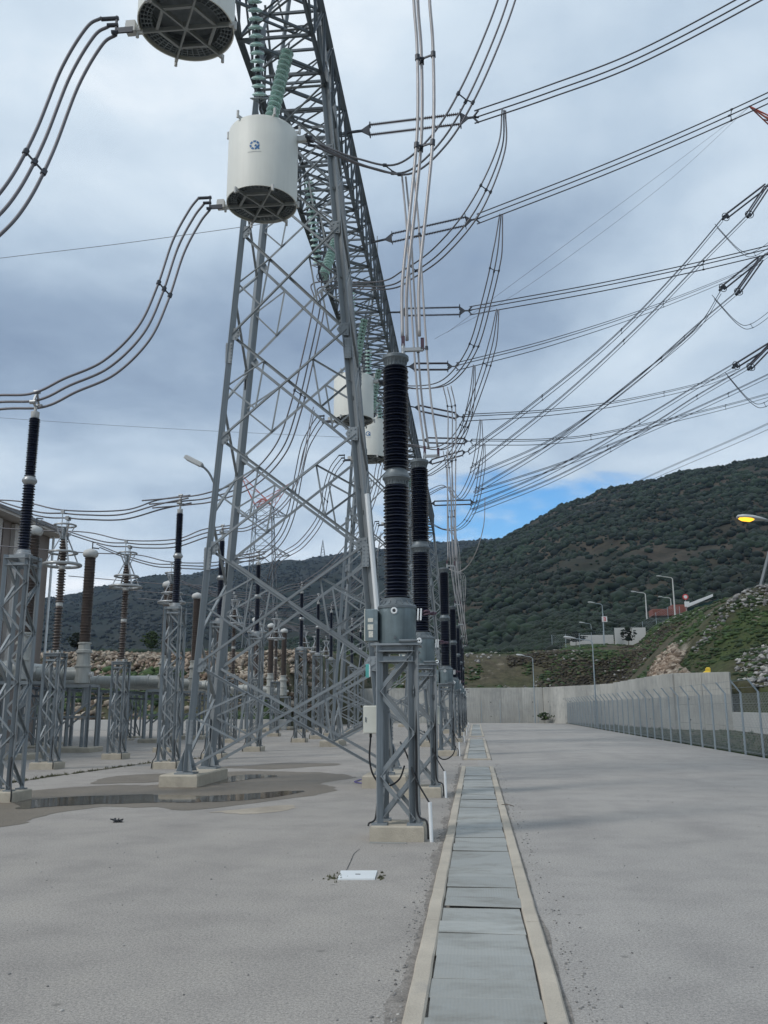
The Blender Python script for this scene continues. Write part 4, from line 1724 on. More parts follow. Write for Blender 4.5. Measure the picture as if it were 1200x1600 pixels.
junction_box(CVX - .345, 12.10, 'cream junction box with a looping black cable, on the nearest capacitor stand')
junction_box(CVX + .20, 26.2 - 7.9, 'cream junction box half hidden behind the second capacitor stand')
t_ = thing('cable_marker', 'small turquoise tag box hanging behind the nearest capacitor stand', 'tag', (-1.62, 13.0, 2.2))
MB().bevbox((-1.62, 13.6, 2.20), (.055, .05, .20), .008).build('case', 'teal', t_)
MB().box((-1.585, 13.58, 2.20), (.014, .06, .18)).build('edge', 'pvc', t_)
b = MB()
b.tube(crom([gnd(552, 1221, .02), gnd(562, 1218, .02), gnd(578, 1219, .02), gnd(580, 1222, .02), gnd(566, 1223.5, .02), gnd(553, 1222, .02)], 5), .014, 6)
b.thing('cable_offcut', 'purple', 'purple offcut of cable lying on the pavement near the column footing', 'cable', smooth='all')
MB().box(gnd(604, 1317, .006), (.46, .05, .012), R(-2)).thing('steel_strip', 'lid', 'flat steel strip lying in front of the nearest capacitor footing', 'strip')
t_ = thing('cover_plate', 'pale square inspection cover plate set in the pavement', 'cover', (-1.24, 9.45, 0))
c0, c1, c2, c3 = gnd(525, 1375), gnd(583, 1375), gnd(587, 1362), gnd(530, 1362)
b = MB()
b.add([(p.x, p.y, z) for z in (.0, .014) for p in (c0, c1, c2, c3)], [(4, 5, 6, 7), (0, 1, 5, 4), (1, 2, 6, 5), (2, 3, 7, 6), (3, 0, 4, 7)])
b.build('plate', 'pvc', t_)
MB().box(((c0.x + c2.x) / 2, (c0.y + c2.y) / 2, .0165), (.05, .012, .005)).build('lifting_slot', 'grey_dark', t_)
wp = [(c0.x - .04 + random.gauss(0, .05), c0.y + .12 + random.gauss(0, .08), .0) for _ in range(22)] + [(c1.x + .04 + random.gauss(0, .02), c1.y + random.uniform(-.02, .4), 0) for _ in range(12)]
tag(tufts('weeds', wp, [.012 + .022 * random.random() for _ in wp], 'weed', 6, .02), 'little weeds at the edges of the pale cover plate', 'weeds')
b = MB()
p = gnd(180, 1283)
for i in range(9):
    a = random.random() * 6.28
    b.bar((p.x + random.gauss(0, .05), p.y + random.gauss(0, .04), .012), (p.x + .09 * math.cos(a), p.y + .07 * math.sin(a), .03 + .02 * random.random()), .03, .014)
b.thing('debris', 'grey_dark', 'small dark clump of debris on the pavement before the puddle', 'debris')
b = MB()
p0 = gnd(786, 1263)
b.tube(crom([(p0.x - .06, p0.y + .03, .04), (p0.x, p0.y, .055), (p0.x + .10, p0.y - .05, .05), (p0.x + .16, p0.y - .06, .03)], 4), .006, 5)
b.thing('twig', 'bark', 'short dark twig lying across the trench kerb on the road side', 'twig')

# ------------------------------------------------------------------ post insulators, arresters and bushings of the switchgear
PX = -8.75


def make_post(Y, label):
    X = PX
    t_ = thing('post_insulator', label, 'insulator', (X, Y, 0), 'black post insulators on lattice stands')
    MB().bevbox((X, Y, .09), (.74, .74, .20), .02).build('footing', 'footing', t_)
    lattice_stand(t_, X, Y, .19, 4.58, .225, .085, .045, 9, False)
    MB().lathe([(.17, 4.58), (.17, 4.62), (.135, 4.64), (.13, 4.70)], 20, (X, Y, 0)).build('base_flange', 'alu_ring', t_, smooth=35)
    MB().lathe(shed_profile(.085, .125, 4.69, 6.03, 24), 22, (X, Y, 0)).build('porcelain_unit', 'porcelain_black', t_, smooth=32)
    MB().lathe([(.09, 6.02), (.11, 6.04), (.145, 6.09), (.145, 6.12), (.11, 6.18), (.09, 6.20)], 20, (X, Y, 0)).build('joint_flange', 'alu_ring', t_, smooth=35)
    MB().lathe(shed_profile(.075, .112, 6.19, 7.42, 26), 22, (X, Y, 0)).build('porcelain_unit', 'porcelain_black', t_, smooth=32)
    MB().lathe([(.075, 7.42), (.082, 7.43), (.082, 7.55), (.03, 7.56), (.03, 7.66)], 16, (X, Y, 0)).build('cap', 'cap_white', t_, smooth=35)
    b = MB()
    b.bar((X, Y - .13, 7.72), (X, Y, 7.66), .035)
    b.bar((X, Y + .13, 7.72), (X, Y, 7.66), .035)
    b.bar((X, Y - .13, 7.70), (X, Y, 7.98), .035)
    b.bar((X, Y + .13, 7.70), (X, Y, 7.98), .035)
    for p in ((X, Y - .13, 7.72), (X, Y + .13, 7.72), (X, Y, 7.98)):
        b.cyl((p[0] - .06, p[1], p[2]), (p[0] + .06, p[1], p[2]), .045, 8)
    b.build('clamp', 'alu_ring', t_)
    for s in (-1, 1):
        b = MB()
        b.tube(crom([(X + s * .24, Y - .26, .8), (X + s * .27, Y - .30, .36), (X + s * .34, Y - .36, .21), (X + s * .36, Y - .39, .02)], 4), .014, 6)
        b.build('earth_cable', 'rubber', t_, smooth='all')
    return t_


post_Y = [16.4, 25.5, 30.1, 35.5, 44.9, 49.8, 54.5, 63.9, 68.9]
post_lab = ['black post insulator at the left picture edge, standing in the wet patch', 'black post insulator on a lattice stand, left of the nearest gantry column',
            'black post insulator hidden behind the left legs of the gantry column', 'black post insulator seen through the middle of the gantry column',
            'black post insulator in front of the grassy bank, first of a spaced trio', 'black post insulator in front of the grassy bank, second of a spaced trio',
            'black post insulator beside the second gantry column, third of a spaced trio', 'small distant black post insulator just past the second gantry column',
            'farthest small black post insulator near the nearest capacitor tank']
post0 = make_post(post_Y[0], post_lab[0])
for y, lab in list(zip(post_Y, post_lab))[1:]:
    copy_tree(post0, (PX, y, 0), lab)

AX = -12.15


def make_arrester(Y, label):
    X = AX
    t_ = thing('surge_arrester', label, 'surge arrester', (X, Y, 0), 'brown surge arresters with grading rings')
    MB().bevbox((X, Y, .09), (.72, .72, .20), .02).build('footing', 'footing', t_)
    lattice_stand(t_, X, Y, .19, 3.22, .215, .085, .045, 6, False)
    MB().box((X, Y, 3.235), (.52, .52, .03)).build('top_plate', 'steel', t_)
    b = MB()
    for sx in (-1, 1):
        for sy in (-1, 1):
            b.cyl((X + sx * .12, Y + sy * .12, 3.25), (X + sx * .12, Y + sy * .12, 3.33), .035, 8)
    b.build('insulated_feet', 'cap_white', t_)
    for (za, zb) in ((3.33, 4.62), (4.72, 5.72), (5.82, 6.60)):
        MB().lathe(shed_profile(.075, .135 if za < 6 else .125, za, zb, max(6, int((zb - za) / .082))), 20, (X, Y, 0)).build('porcelain_unit', 'porcelain_brown', t_, smooth=32)
    for z in (4.61, 5.71):
        MB().lathe([(.08, z), (.10, z + .02), (.10, z + .10), (.08, z + .12)], 16, (X, Y, 0)).build('joint_flange', 'cap_white', t_, smooth=35)
    MB().lathe([(.08, 6.59), (.11, 6.62), (.11, 6.72), (.04, 6.74), (.04, 6.98)], 16, (X, Y, 0)).build('cap', 'flange', t_, smooth=35)
    for (z, rr, r) in ((5.85, .52, .050), (6.22, .40, .036), (7.05, .31, .030)):
        MB().torus((X, Y, z), rr, r, 32, 8).build('grading_ring', 'alu_ring', t_, smooth='all')
    b = MB()
    for i in range(4):
        a = math.pi / 4 + i * math.pi / 2
        ca, sa = math.cos(a), math.sin(a)
        b.bar((X + .50 * ca, Y + .50 * sa, 5.86), (X + .10 * ca, Y + .10 * sa, 6.70), .05, .025)
        b.bar((X + .10 * ca, Y + .10 * sa, 6.66), (X + .29 * ca, Y + .29 * sa, 7.05), .05, .025)
    b.build('ring_stay', 'alu', t_)
    b = MB()
    for dy, z in ((-.22, 7.42), (.10, 7.30), (.22, 7.30)):
        b = MB()
        b.bar((X, Y + dy, 7.0), (X, Y + dy, z - .05), .02)
        b.box((X, Y + dy, z), (.10, .07, .11))
        b.build('clamp', 'alu_ring', t_)
    b = MB()
    b.tube(crom([(X + .23, Y - .25, .9), (X + .25, Y - .30, .36), (X + .33, Y - .36, .21), (X + .35, Y - .39, .02)], 4), .014, 6)
    b.build('earth_cable', 'rubber', t_, smooth='all')
    return t_


BUX = -15.7


def make_bushing(Y, label):
    X = BUX
    t_ = thing('gas_bushing', label, 'bushing', (X, Y, 0), 'brown bushings of the gas insulated switchgear')
    MB().bevbox((X - .1, Y, .09), (1.75, 1.3, .22), .03).build('footing', 'footing', t_)
    for sx in (-1, 1):
        for sy in (-1, 1):
            strut(t_, (X - .1 + sx * .62, Y + sy * .42, .19), (X - .1 + sx * .62, Y + sy * .42, 2.55), .12, 'steel', 'leg', 'L', hint=(sx * .7, sy * .7, .01))
    for sy in (-1, 1):
        strut(t_, (X - .72, Y + sy * .42, 2.55), (X + .52, Y + sy * .42, 2.55), .12, 'steel', 'frame_rail', 'box')
        strut(t_, (X - .72, Y + sy * .44, .9), (X + .52, Y + sy * .44, 1.9), .06, 'steel')
        strut(t_, (X - .72, Y + sy * .42, 1.35), (X + .52, Y + sy * .42, 1.35), .07, 'steel', 'frame_rail', 'box')
    for sx in (-1, 1):
        strut(t_, (X - .1 + sx * .62, Y - .42, 2.56), (X - .1 + sx * .62, Y + .42, 2.56), .10, 'steel', 'frame_rail', 'box')
    b = MB()
    b.lathe([(.28, 2.66), (.30, 2.68), (.30, 3.30), (.34, 3.31), (.34, 3.36), (.27, 3.38), (.26, 3.86), (.33, 3.87), (.33, 3.92), (.30, 3.93), (.30, 3.97), (.24, 4.0), (.23, 4.22), (.27, 4.23), (.27, 4.28), (.21, 4.30)], 28, (X, Y, 0))
    b.build('gas_housing', 'gis_grey', t_, smooth=35)
    d = MB()
    d.cyl((X - .1, Y, 3.05), (X - 6.2, Y, 3.05), .255, 22)
    for x in (.75, 1.9, 3.4, 5.0):
        d.cyl((X - x, Y, 3.05), (X - x - .09, Y, 3.05), .30, 22)
    d.build('duct', 'gis_grey', t_, smooth=35)
    MB().cyl((X + .28, Y - .02, 3.02), (X + .44, Y - .02, 3.02), .10, 12).build('gas_valve', 'cap_white', t_)
    b = MB()
    n = 60
    pf = [(.215, 4.30)]
    for i in range(n):
        z = 4.31 + 3.45 * i / n
        ro = .232 if i % 2 else .215
        pf += [(ro - .028, z + .006), (ro, z + .026), (ro, z + .032), (ro - .028, z + .054)]
    pf.append((.16, 7.77))
    b.lathe(pf, 26, (X, Y, 0))
    b.build('porcelain', 'porcelain_brown', t_, smooth=32)
    MB().lathe([(.16, 7.76), (.27, 7.80), (.31, 7.88), (.31, 7.97), (.26, 8.06), (.12, 8.12), (.05, 8.15)], 26, (X, Y, 0)).build('cap', 'cap_white', t_, smooth=50)
    b = MB()
    b.bar((X + .06, Y, 8.12), (X + .06, Y, 8.42), .035)
    b.bar((X + .06, Y, 8.41), (X + .30, Y, 8.38), .04)
    b.bar((X + .06, Y, 8.18), (X + .34, Y, 8.14), .05)
    b.build('terminal', 'fitting', t_)
    # instrument tubes under the duct
    b = MB()
    b.cyl((X + .25, Y - .25, 2.56), (X + .25, Y - .25, 1.75), .10, 10)
    b.cyl((X + .25, Y - .25, 1.75), (X + .25, Y - .25, 1.72), .13, 10)
    b.cyl((X + .25, Y - .25, 1.30), (X + .25, Y - .25, .20), .07, 10)
    b.build('earthing_switch', 'steel', t_)
    return t_


rowY = [25.1, 30.05, 34.9, 44.5, 49.4, 54.3, 63.5, 68.4, 73.2]
aw = ['nearest surge arrester with three grading rings, beside the brown building', 'second surge arrester with three grading rings, in front of the rubble bank',
      'third surge arrester with grading rings, its top just left of the gantry column', 'surge arrester with rings, seen behind the left legs of the gantry column',
      'surge arrester with rings, seen behind the mid black post insulator', 'surge arrester with rings, left of the first trio post insulator',
      'small distant surge arrester with rings before the grassy bank, first of three', 'small distant surge arrester with rings before the grassy bank, second of three',
      'small distant surge arrester with rings before the grassy bank, third of three']
bw = ['brown gas bushing hidden behind the lattice stand at the left edge', 'brown gas bushing with white cap close to the building corner',
      'brown gas bushing with white cap between the two near surge arresters', 'brown gas bushing left of the second black post insulator',
      'brown gas bushing between the second post insulator and the gantry column', 'brown gas bushing behind the left legs of the gantry column',
      'distant brown gas bushing behind the gantry column, first of three', 'distant brown gas bushing behind the gantry column, second of three',
      'distant brown gas bushing behind the gantry column, third of three']
arr0 = make_arrester(rowY[0], aw[0])
for y, lab in list(zip(rowY, aw))[1:]:
    copy_tree(arr0, (AX, y, 0), lab)
bu0 = make_bushing(rowY[1], bw[1])
for y, lab in list(zip(rowY, bw))[2:]:
    copy_tree(bu0, (BUX, y, 0), lab)

# duct run, platform and pipework at the left edge
t_ = thing('gas_duct', 'thick grey gas duct on tall steel posts, running along the building', 'duct', (-17.9, 24, 0))
b = MB()
b.cyl((-17.9, 20, 3.15), (-17.9, 36.2, 3.15), .33, 22)
for y in (22, 24.5, 27.4, 30.5, 33.6, 36.1):
    b.cyl((-17.9, y, 3.15), (-17.9, y + .12, 3.15), .39, 22)
b.build('duct', 'gis_grey', t_, smooth=35)
for y in (23.2, 26.0, 29.0, 32.0, 35.2):
    for x in (-18.3, -17.45):
        strut(t_, (x, y, 0), (x, y, 2.75), .13, 'steel', 'post', 'box')
    strut(t_, (-18.4, y, 2.78), (-17.35, y, 2.78), .12, 'steel', 'frame_rail', 'box')
for x in (-18.3, -17.45):
    strut(t_, (x, 20.5, 2.62), (x, 36.0, 2.62), .10, 'steel_dark', 'frame_rail', 'box')
t_ = thing('cable_tray', 'dark cable tray on thin posts running behind the gas bushings', 'cable tray', (-16.9, 40, 0))
for x, z in ((-16.75, 2.45), (-17.2, 2.45), (-17.0, 2.15)):
    strut(t_, (x, 33.0, z), (x, 78, z), .09, 'steel_dark', 'tray_rail', 'box')
for i in range(16):
    y = 34.2 + i * 2.8
    strut(t_, (-16.98, y, 0), (-16.98, y, 2.42), .12, 'steel', 'post', 'box')
    strut(t_, (-17.3, y, 2.38), (-16.65, y, 2.38), .07, 'steel', 'bracket', 'box')
t_ = thing('earth_pipe', 'thin pale pipe reaching from the lattice stand to the near bushing', 'pipe', (-12, 28, 4))
MB().tube([(-13.6, 24.0, 4.35), (-15.5, 29.9, 4.12)], .035, 8).build('pipe', 'alu_ring', t_, smooth='all')
# steel posts and cabinets under the ducts
for i, (x, y, h_) in enumerate(((-19.2, 38.5, 2.6), (-20.4, 42.0, 2.6), (-19.0, 47.5, 2.5), (-20.2, 52.0, 2.5), (-19.4, 57.5, 2.5))):
    t_ = thing('duct_stand', ['slender braced duct stand by the building corner', 'braced duct stand behind the second arrester stand', 'braced duct stand left of the second post insulator',
                              'braced duct stand half hidden by the second post insulator', 'braced duct stand behind the gantry column footing'][i], 'stand', (x, y, 0))
    lattice_stand(t_, x, y, .05, h_, .38, .10, .05, 3, False, two=False)
    MB().bevbox((x, y, .03), (1.1, 1.1, .12), .02).build('footing', 'footing', t_)

# ------------------------------------------------------------------ building at the left edge
bx_, by0, by1, bz = -23.6, 18.0, 47.0, 11.1
t_ = thing('building', 'brown building with pale vertical ribs at the left picture edge', 'building', (bx_, 33, 0))
MB().box((bx_ - 8, (by0 + by1) / 2, bz / 2), (16, by1 - by0, bz)).build('wall', 'facade_brown', t_)
y = by0 + .4
i = 0
while y < by1 - .2:
    MB().box((bx_ + .08, y, bz / 2 - .05), (.30, .62, bz - .1)).build('rib', 'facade_cream', t_)
    MB().box((bx_ + .03, y + .95, bz / 2 - .08), (.14, .55, bz - .16)).build('rib', 'facade_brown', t_)
    y += 1.9
    i += 1
rf = MB()
rf.box((bx_ - 7.7, (by0 + by1) / 2, bz + .16), (17.2, by1 - by0 + .9, .30))
rf = rf.build('roof', 'facade_cream', t_)
MB().box((bx_ + .92, (by0 + by1) / 2, bz + .22), (.10, by1 - by0 + 1.0, .16)).build('gutter', 'roof_trim', rf)
MB().box((bx_ - 7.9, (by0 + by1) / 2, bz + .42), (16.6, by1 - by0 + .3, .22)).build('roof_edge', 'roof_trim', rf)
MB().cyl((bx_ + .30, by1 - .15, .1), (bx_ + .30, by1 - .15, bz), .07, 8).build('downpipe', 'pvc', t_)

# ------------------------------------------------------------------ street lamps
def street_lamp(x, y, z0, h_, arm, label, lit=False, group='lamps along the fence', hd=.62, r=.055, mt='lamp_grey', tilt=8):
    t_ = thing('street_lamp', label, 'street lamp', (x, y, z0), group)
    MB().cyl((x, y, z0 - .3), (x, y, z0 + h_ - .2), r * 1.25, 10, r * .75).build('pole', 'fence_steel' if mt == 'lamp_grey' else mt, t_, smooth=35)
    ex = x + arm
    b = MB()
    b.tube(crom([(x, y, z0 + h_ - .25), (x + arm * .15, y, z0 + h_ - .05), (x + arm * .5, y, z0 + h_ + .03), (ex, y, z0 + h_ + .12)], 5), r * .6, 8)
    b.build('arm', 'fence_steel' if mt == 'lamp_grey' else mt, t_, smooth='all')
    s = 1 if arm > 0 else -1
    M = Matrix.Rotation(R(-tilt * s), 3, 'Y')
    c = Vector((ex + s * hd * .42, y, z0 + h_ + .12 + .06))
    b = MB()
    vs, fs = [], []
    n = 8
    prof_ = [(-.5, .045, .03), (-.3, .09, .06), (0, .15, .085), (.3, .145, .08), (.47, .10, .05), (.5, .05, .02)]
    for (px_, wy, hz) in prof_:
        for k in range(n):
            a = 2 * math.pi * k / n
            zz = math.sin(a)
            vs.append((px_ * hd * s, wy * math.cos(a) * hd / .62, hz * (zz if zz > 0 else zz * .35) * hd / .62))
    for i in range(len(prof_) - 1):
        for k in range(n):
            fs.append((i * n + k, i * n + (k + 1) % n, (i + 1) * n + (k + 1) % n, (i + 1) * n + k))
    fs += [tuple(range(n - 1, -1, -1)), tuple((len(prof_) - 1) * n + k for k in range(n))]
    b.add([c + M @ Vector(p) for p in vs], fs)
    b.build('head', 'lamp_grey', t_, smooth='all')
    b = MB()
    vs, fs = [], []
    for (px_, wy, hz) in ((-.05, .10, .02), (.05, .125, .055), (.30, .12, .055), (.42, .07, .02)):
        for k in range(6):
            a = math.pi + math.pi * k / 5
            vs.append((px_ * hd * s, wy * math.cos(a) * hd / .62, (-.012 + hz * math.sin(a)) * hd / .62))
    for i in range(3):
        for k in range(5):
            fs.append((i * 6 + k, i * 6 + k + 1, (i + 1) * 6 + k + 1, (i + 1) * 6 + k))
    fs += [(5, 4, 3, 2, 1, 0), (18, 19, 20, 21, 22, 23)]
    b.add([c + M @ Vector(p) for p in vs], fs)
    b.build('lens', 'lamp_lit' if lit else 'lens', t_, smooth='all')
    return t_


street_lamp(9.62, 26.0, 0, 6.75, -1.2, 'street lamp with an orange glowing lens at the right picture edge', True, hd=.85)
street_lamp(9.62, 74.5, 0, 7.0, -1.4, 'unlit street lamp standing at the fence in mid distance', hd=1.0)
street_lamp(6.2, 97.2, 0, 6.9, -.9, 'unlit street lamp in front of the far end wall', hd=.95)
for (u, vb, vt, Y, arm, lab) in ((943, 1000, 945, 124, -1.0, 'slim terrace lamp above the retaining wall, with a white sign on its post'),
                                 (924, 1004, 976, 150, -1.0, 'smaller terrace lamp farther back beside the slim one'),
                                 (1010, 966, 928, 150, -1.4, 'concrete terrace lamp pole left of the red container'),
                                 (1054, 960, 904, 135, -1.4, 'tall concrete terrace lamp pole in front of the red container'),
                                 (1049, 962, 936, 175, -1.4, 'short distant terrace lamp behind the tall concrete one')):
    p, q = at(u, vb, Y), at(u - 3, vt, Y)
    street_lamp(p.x, p.y, p.z, q.z - p.z, arm, lab, group='lamps on the upper terrace', hd=1.0, r=.10 if u > 1000 else .06, mt='lamp_grey' if u < 1000 else 'wall_low')

# ------------------------------------------------------------------ lattice pylons
def pylon(base, hgt, bw, tw, arms, label, mt_lo, mt_hi, zswitch, peak, npan=9, rot=0.0, leg=.22, brc=.11, waist=None):
    B = Vector(base)
    t_ = thing('lattice_pylon', label, 'pylon', B)
    ca, sa = math.cos(rot), math.sin(rot)

    def pt(x, y, z):
        return Vector((B.x + x * ca - y * sa, B.y + x * sa + y * ca, B.z + z))

    def hw(z):
        wz = waist or hgt * .55
        if z < wz:
            return bw / 2 + (tw / 2 - bw / 2) * z / wz
        return tw / 2 - (tw / 2) * .25 * (z - wz) / max(.1, hgt - wz)
    zs = [0]
    for i in range(npan):
        zs.append(zs[-1] + hgt * (1.5 - i / npan) / sum(1.5 - k / npan for k in range(npan)))
    cs = [(-1, -1), (1, -1), (1, 1), (-1, 1)]
    mt = lambda z: mt_hi if z > zswitch else mt_lo
    for (za, zb) in zip(zs, zs[1:]):
        for k in range(4):
            a, b_ = cs[k], cs[(k + 1) % 4]
            ha, hb = hw(za), hw(zb)
            A, A2 = pt(a[0] * ha, a[1] * ha, za), pt(a[0] * hb, a[1] * hb, zb)
            C_, C2 = pt(b_[0] * ha, b_[1] * ha, za), pt(b_[0] * hb, b_[1] * hb, zb)
            strut(t_, A, A2, leg, mt(za), 'leg')
            strut(t_, A, C2, brc, mt(za))
            strut(t_, C_, A2, brc, mt(za))
            strut(t_, A2, C2, brc, mt(za))
    for (z, L, dz) in arms:
        h_ = hw(z)
        for s in (-1, 1):
            tip = pt(s * L, 0, z + dz)
            for sy in (-1, 1):
                lo, up = pt(s * h_, sy * h_, z), pt(s * hw(z + 2.2), sy * hw(z + 2.2), z + 2.2)
                strut(t_, lo, tip, brc * 1.3, mt(z), 'arm_chord')
                strut(t_, up, tip, brc * 1.3, mt(z), 'arm_chord')
                for f in (.25, .5, .75):
                    strut(t_, lo.lerp(tip, f), up.lerp(tip, f - .18), brc * .8, mt(z))
            for f in (.2, .4, .6, .8):
                strut(t_, pt(s * h_, -h_, z).lerp(tip, f), pt(s * h_, h_, z).lerp(tip, f - .15), brc * .8, mt(z))
    for (px_, pz) in peak:
        h_ = hw(hgt)
        tip = pt(px_, 0, pz)
        q = [pt(c[0] * h_, c[1] * h_, hgt) for c in cs]
        for k in range(4):
            strut(t_, q[k], tip, brc * 1.3, mt_hi, 'peak_leg')
        for f in (.25, .5, .75):
            for k in range(4):
                strut(t_, q[k].lerp(tip, f), q[(k + 1) % 4].lerp(tip, f - .15), brc * .8, mt_hi)
    return t_


PYB = at(1364, 932, 86)
PYB.z = terr(PYB.x, PYB.y) - .3
PT = {k: at(u, v, 86) for k, (u, v) in dict(peak=(1173, 168), a1=(1206, 288), a2=(1197, 400), a3=(1214, 535)).items()}
cx = PYB.x
pylon(PYB, PT['a1'].z - PYB.z + 3, 16.2, 2.6, [(PT[k].z - PYB.z, cx - PT[k].x, 0) for k in ('a1', 'a2', 'a3')],
      'tall lattice pylon on the rocky mound, its left arms reaching into the picture', 'steel', 'tower_red', PT['a1'].z - PYB.z + 2, [(-(cx - PT['peak'].x), PT['peak'].z - PYB.z), (cx - PT['peak'].x, PT['peak'].z - PYB.z)],
      10, 0, .26, .13)
FB = at(405, 1040, 205)
pf = lambda v: at(405, v, 205).z - FB.z
FB.z = 4.5
pf = lambda v: at(405, v, 205).z - 4.5
pylon(FB, pf(790), 8.5, 5.4, [(pf(868), 6.6, 0), (pf(806), 5.6, 0)], 'red topped lattice pylon far behind the gantry column', 'steel_far', 'tower_red', pf(806) + 2.3,
      [(-6.2, pf(738)), (6.2, pf(755)), (-.5, pf(778))], 9, R(4), .20, .11, pf(880))
mp_ = at(504, 862, 1350)
mb = MB()
mm_ = thing('radio_mast', 'tiny radio mast on the far ridge line', 'mast', (mp_.x, mp_.y, mp_.z - 6))
for sx in (-1, 1):
    for sy in (-1, 1):
        MB().bar((mp_.x + sx * 3.2, mp_.y + sy * 3.2, mp_.z - 6), (mp_.x, mp_.y, mp_.z + 19), .7).build('leg', 'steel_far', mm_)
for k in range(5):
    f = 1 - k / 5.5
    MB().bar((mp_.x - 3.2 * f, mp_.y, mp_.z - 6 + k * 4.4), (mp_.x + 3.2 * f, mp_.y, mp_.z - 4 + k * 4.4), .5).build('brace', 'steel_far', mm_)

# ------------------------------------------------------------------ conductors
def bundle(label, pts, r, offs, mt, spac=(), n=9, name='conductor_bundle', cat='conductors', group=None, spmt='fitting', sr=None, taper=(1, 1), pinch=False):
    P = crom(pts, n)
    t_ = thing(name, label, cat, P[0], group)
    N = len(P)
    tracks = []
    for (ox, oy, oz) in offs:
        tr = []
        for i, p in enumerate(P):
            k = taper[0] + (taper[1] - taper[0]) * i / (N - 1)
            if pinch:
                k *= min(1.0, .3 + 5.0 * i / (N - 1))
            tr.append(p + Vector((ox, oy, oz)) * k)
        tracks.append(tr)
        MB().tube(tr, r, 6).build('conductor', mt, t_, smooth='all')
    for s in spac:
        i = min(N - 2, int(s * (N - 1)))
        q = [tr[i] for tr in tracks]
        c = sum(q, Vector()) / len(q)
        b = MB()
        sr_ = sr or r * .8
        for tr, p in zip(tracks, q):
            b.bar(c, p, sr_ * 1.2)
            d = (tr[i + 1] - tr[i]).normalized()
            b.cyl(p - d * sr_ * 2.2, p + d * sr_ * 2.2, r + sr_ * .9, 6)
        b.build('spacer', spmt, t_)
    return t_


TRI = [(0, -.13, -.10), (0, .15, -.10), (0, 0, .17)]
a = lambda u, v, Y: at(u, v, Y)

# trap leads going down to the post insulators on the left
lo3 = [(-.11, -.05, .13), (0, .0, .0), (.12, .05, -.13)]
p0, p1 = Vector((TRX - 1.3, 12.17, TRZ + .08)), Vector((TRX - 1.3, 17.52, TRZ + .08))
bundle('three grey cables arching down from the line trap cut off at the top', [p0, a(150, 55, 12.1), a(112, 118, 11.95), a(70, 222, 11.7), a(28, 300, 11.4), a(-20, 352, 11.2), a(-110, 420, 11.0), (-8.75, 11.0, 7.75), (-12, 10.9, 7.5)],
       .027, lo3, 'wire_mid', (.42,), taper=(1, 1.3))
bundle('three grey cables arching from the emblem trap down to the post at the left edge', [p1, a(305, 338, 17.45), a(280, 385, 17.3), a(255, 458, 17.1), a(225, 520, 16.9), a(172, 572, 16.7), a(110, 600, 16.5), (PX, 16.4, 7.80), a(-20, 628, 16.4), a(-160, 660, 16.4)],
       .027, lo3, 'wire_mid', (.33,), taper=(1, 1))
# vertical leads from capacitor tops
topz = 6.92
bundle('three pale pipes dropping to the nearest capacitor top from overhead', [(CVX + .20, 12.08, topz), a(640, 440, 12.1), a(653, 320, 12.1), a(664, 200, 12.1), a(664, 78, 12.1), a(659, 0, 12.1), a(655, -120, 12.3)],
       .025, [(-.09, 0, 0), (-.03, .1, 0), (.16, -.04, 0)], 'wire_pale', (.48, .66), group='pale leads of the capacitor row')
bundle('three thinner pale pipes dropping to the second capacitor top', [(CVX + .26, 17.7, topz), a(664, 620, 17.7), a(657, 525, 17.7), a(652, 440, 17.7), a(647, 350, 17.7), a(640, 272, 17.7)],
       .022, [(-.14, 0, 0), (-.06, .1, 0), (.13, -.04, 0)], 'wire_pale', (.36, .76), group='pale leads of the capacitor row')
for i, (cy, px, lab) in enumerate(((32.4, [(704, 880), (705, 800), (706, 700), (706, 640), (699, 604)], 'pale leads dropping to the third capacitor top'),
                                   (45.0, [(710, 962), (708, 880), (704, 790), (702, 735), (697, 705)], 'pale leads dropping to the fourth capacitor top'),
                                   (56.0, [(713, 985), (711, 900), (708, 820), (702, 760)], 'pale leads dropping to the fifth capacitor top'),
                                   (65.5, [(716, 1000), (716, 930), (714, 860), (703, 821)], 'pale leads dropping to the sixth capacitor top'),
                                   (76.0, [(719, 1014), (722, 960), (724, 905), (714, 893)], 'pale leads dropping to the last capacitor top'))):
    yy = cy
    bundle(lab, [(CVX + .30, cy, topz)] + [a(u, v, yy) for u, v in px[1:]], .022, [(-.14, 0, 0), (.02, .1, 0), (.16, -.04, 0)], 'wire_pale', (.45, .8), group='pale leads of the capacitor row')

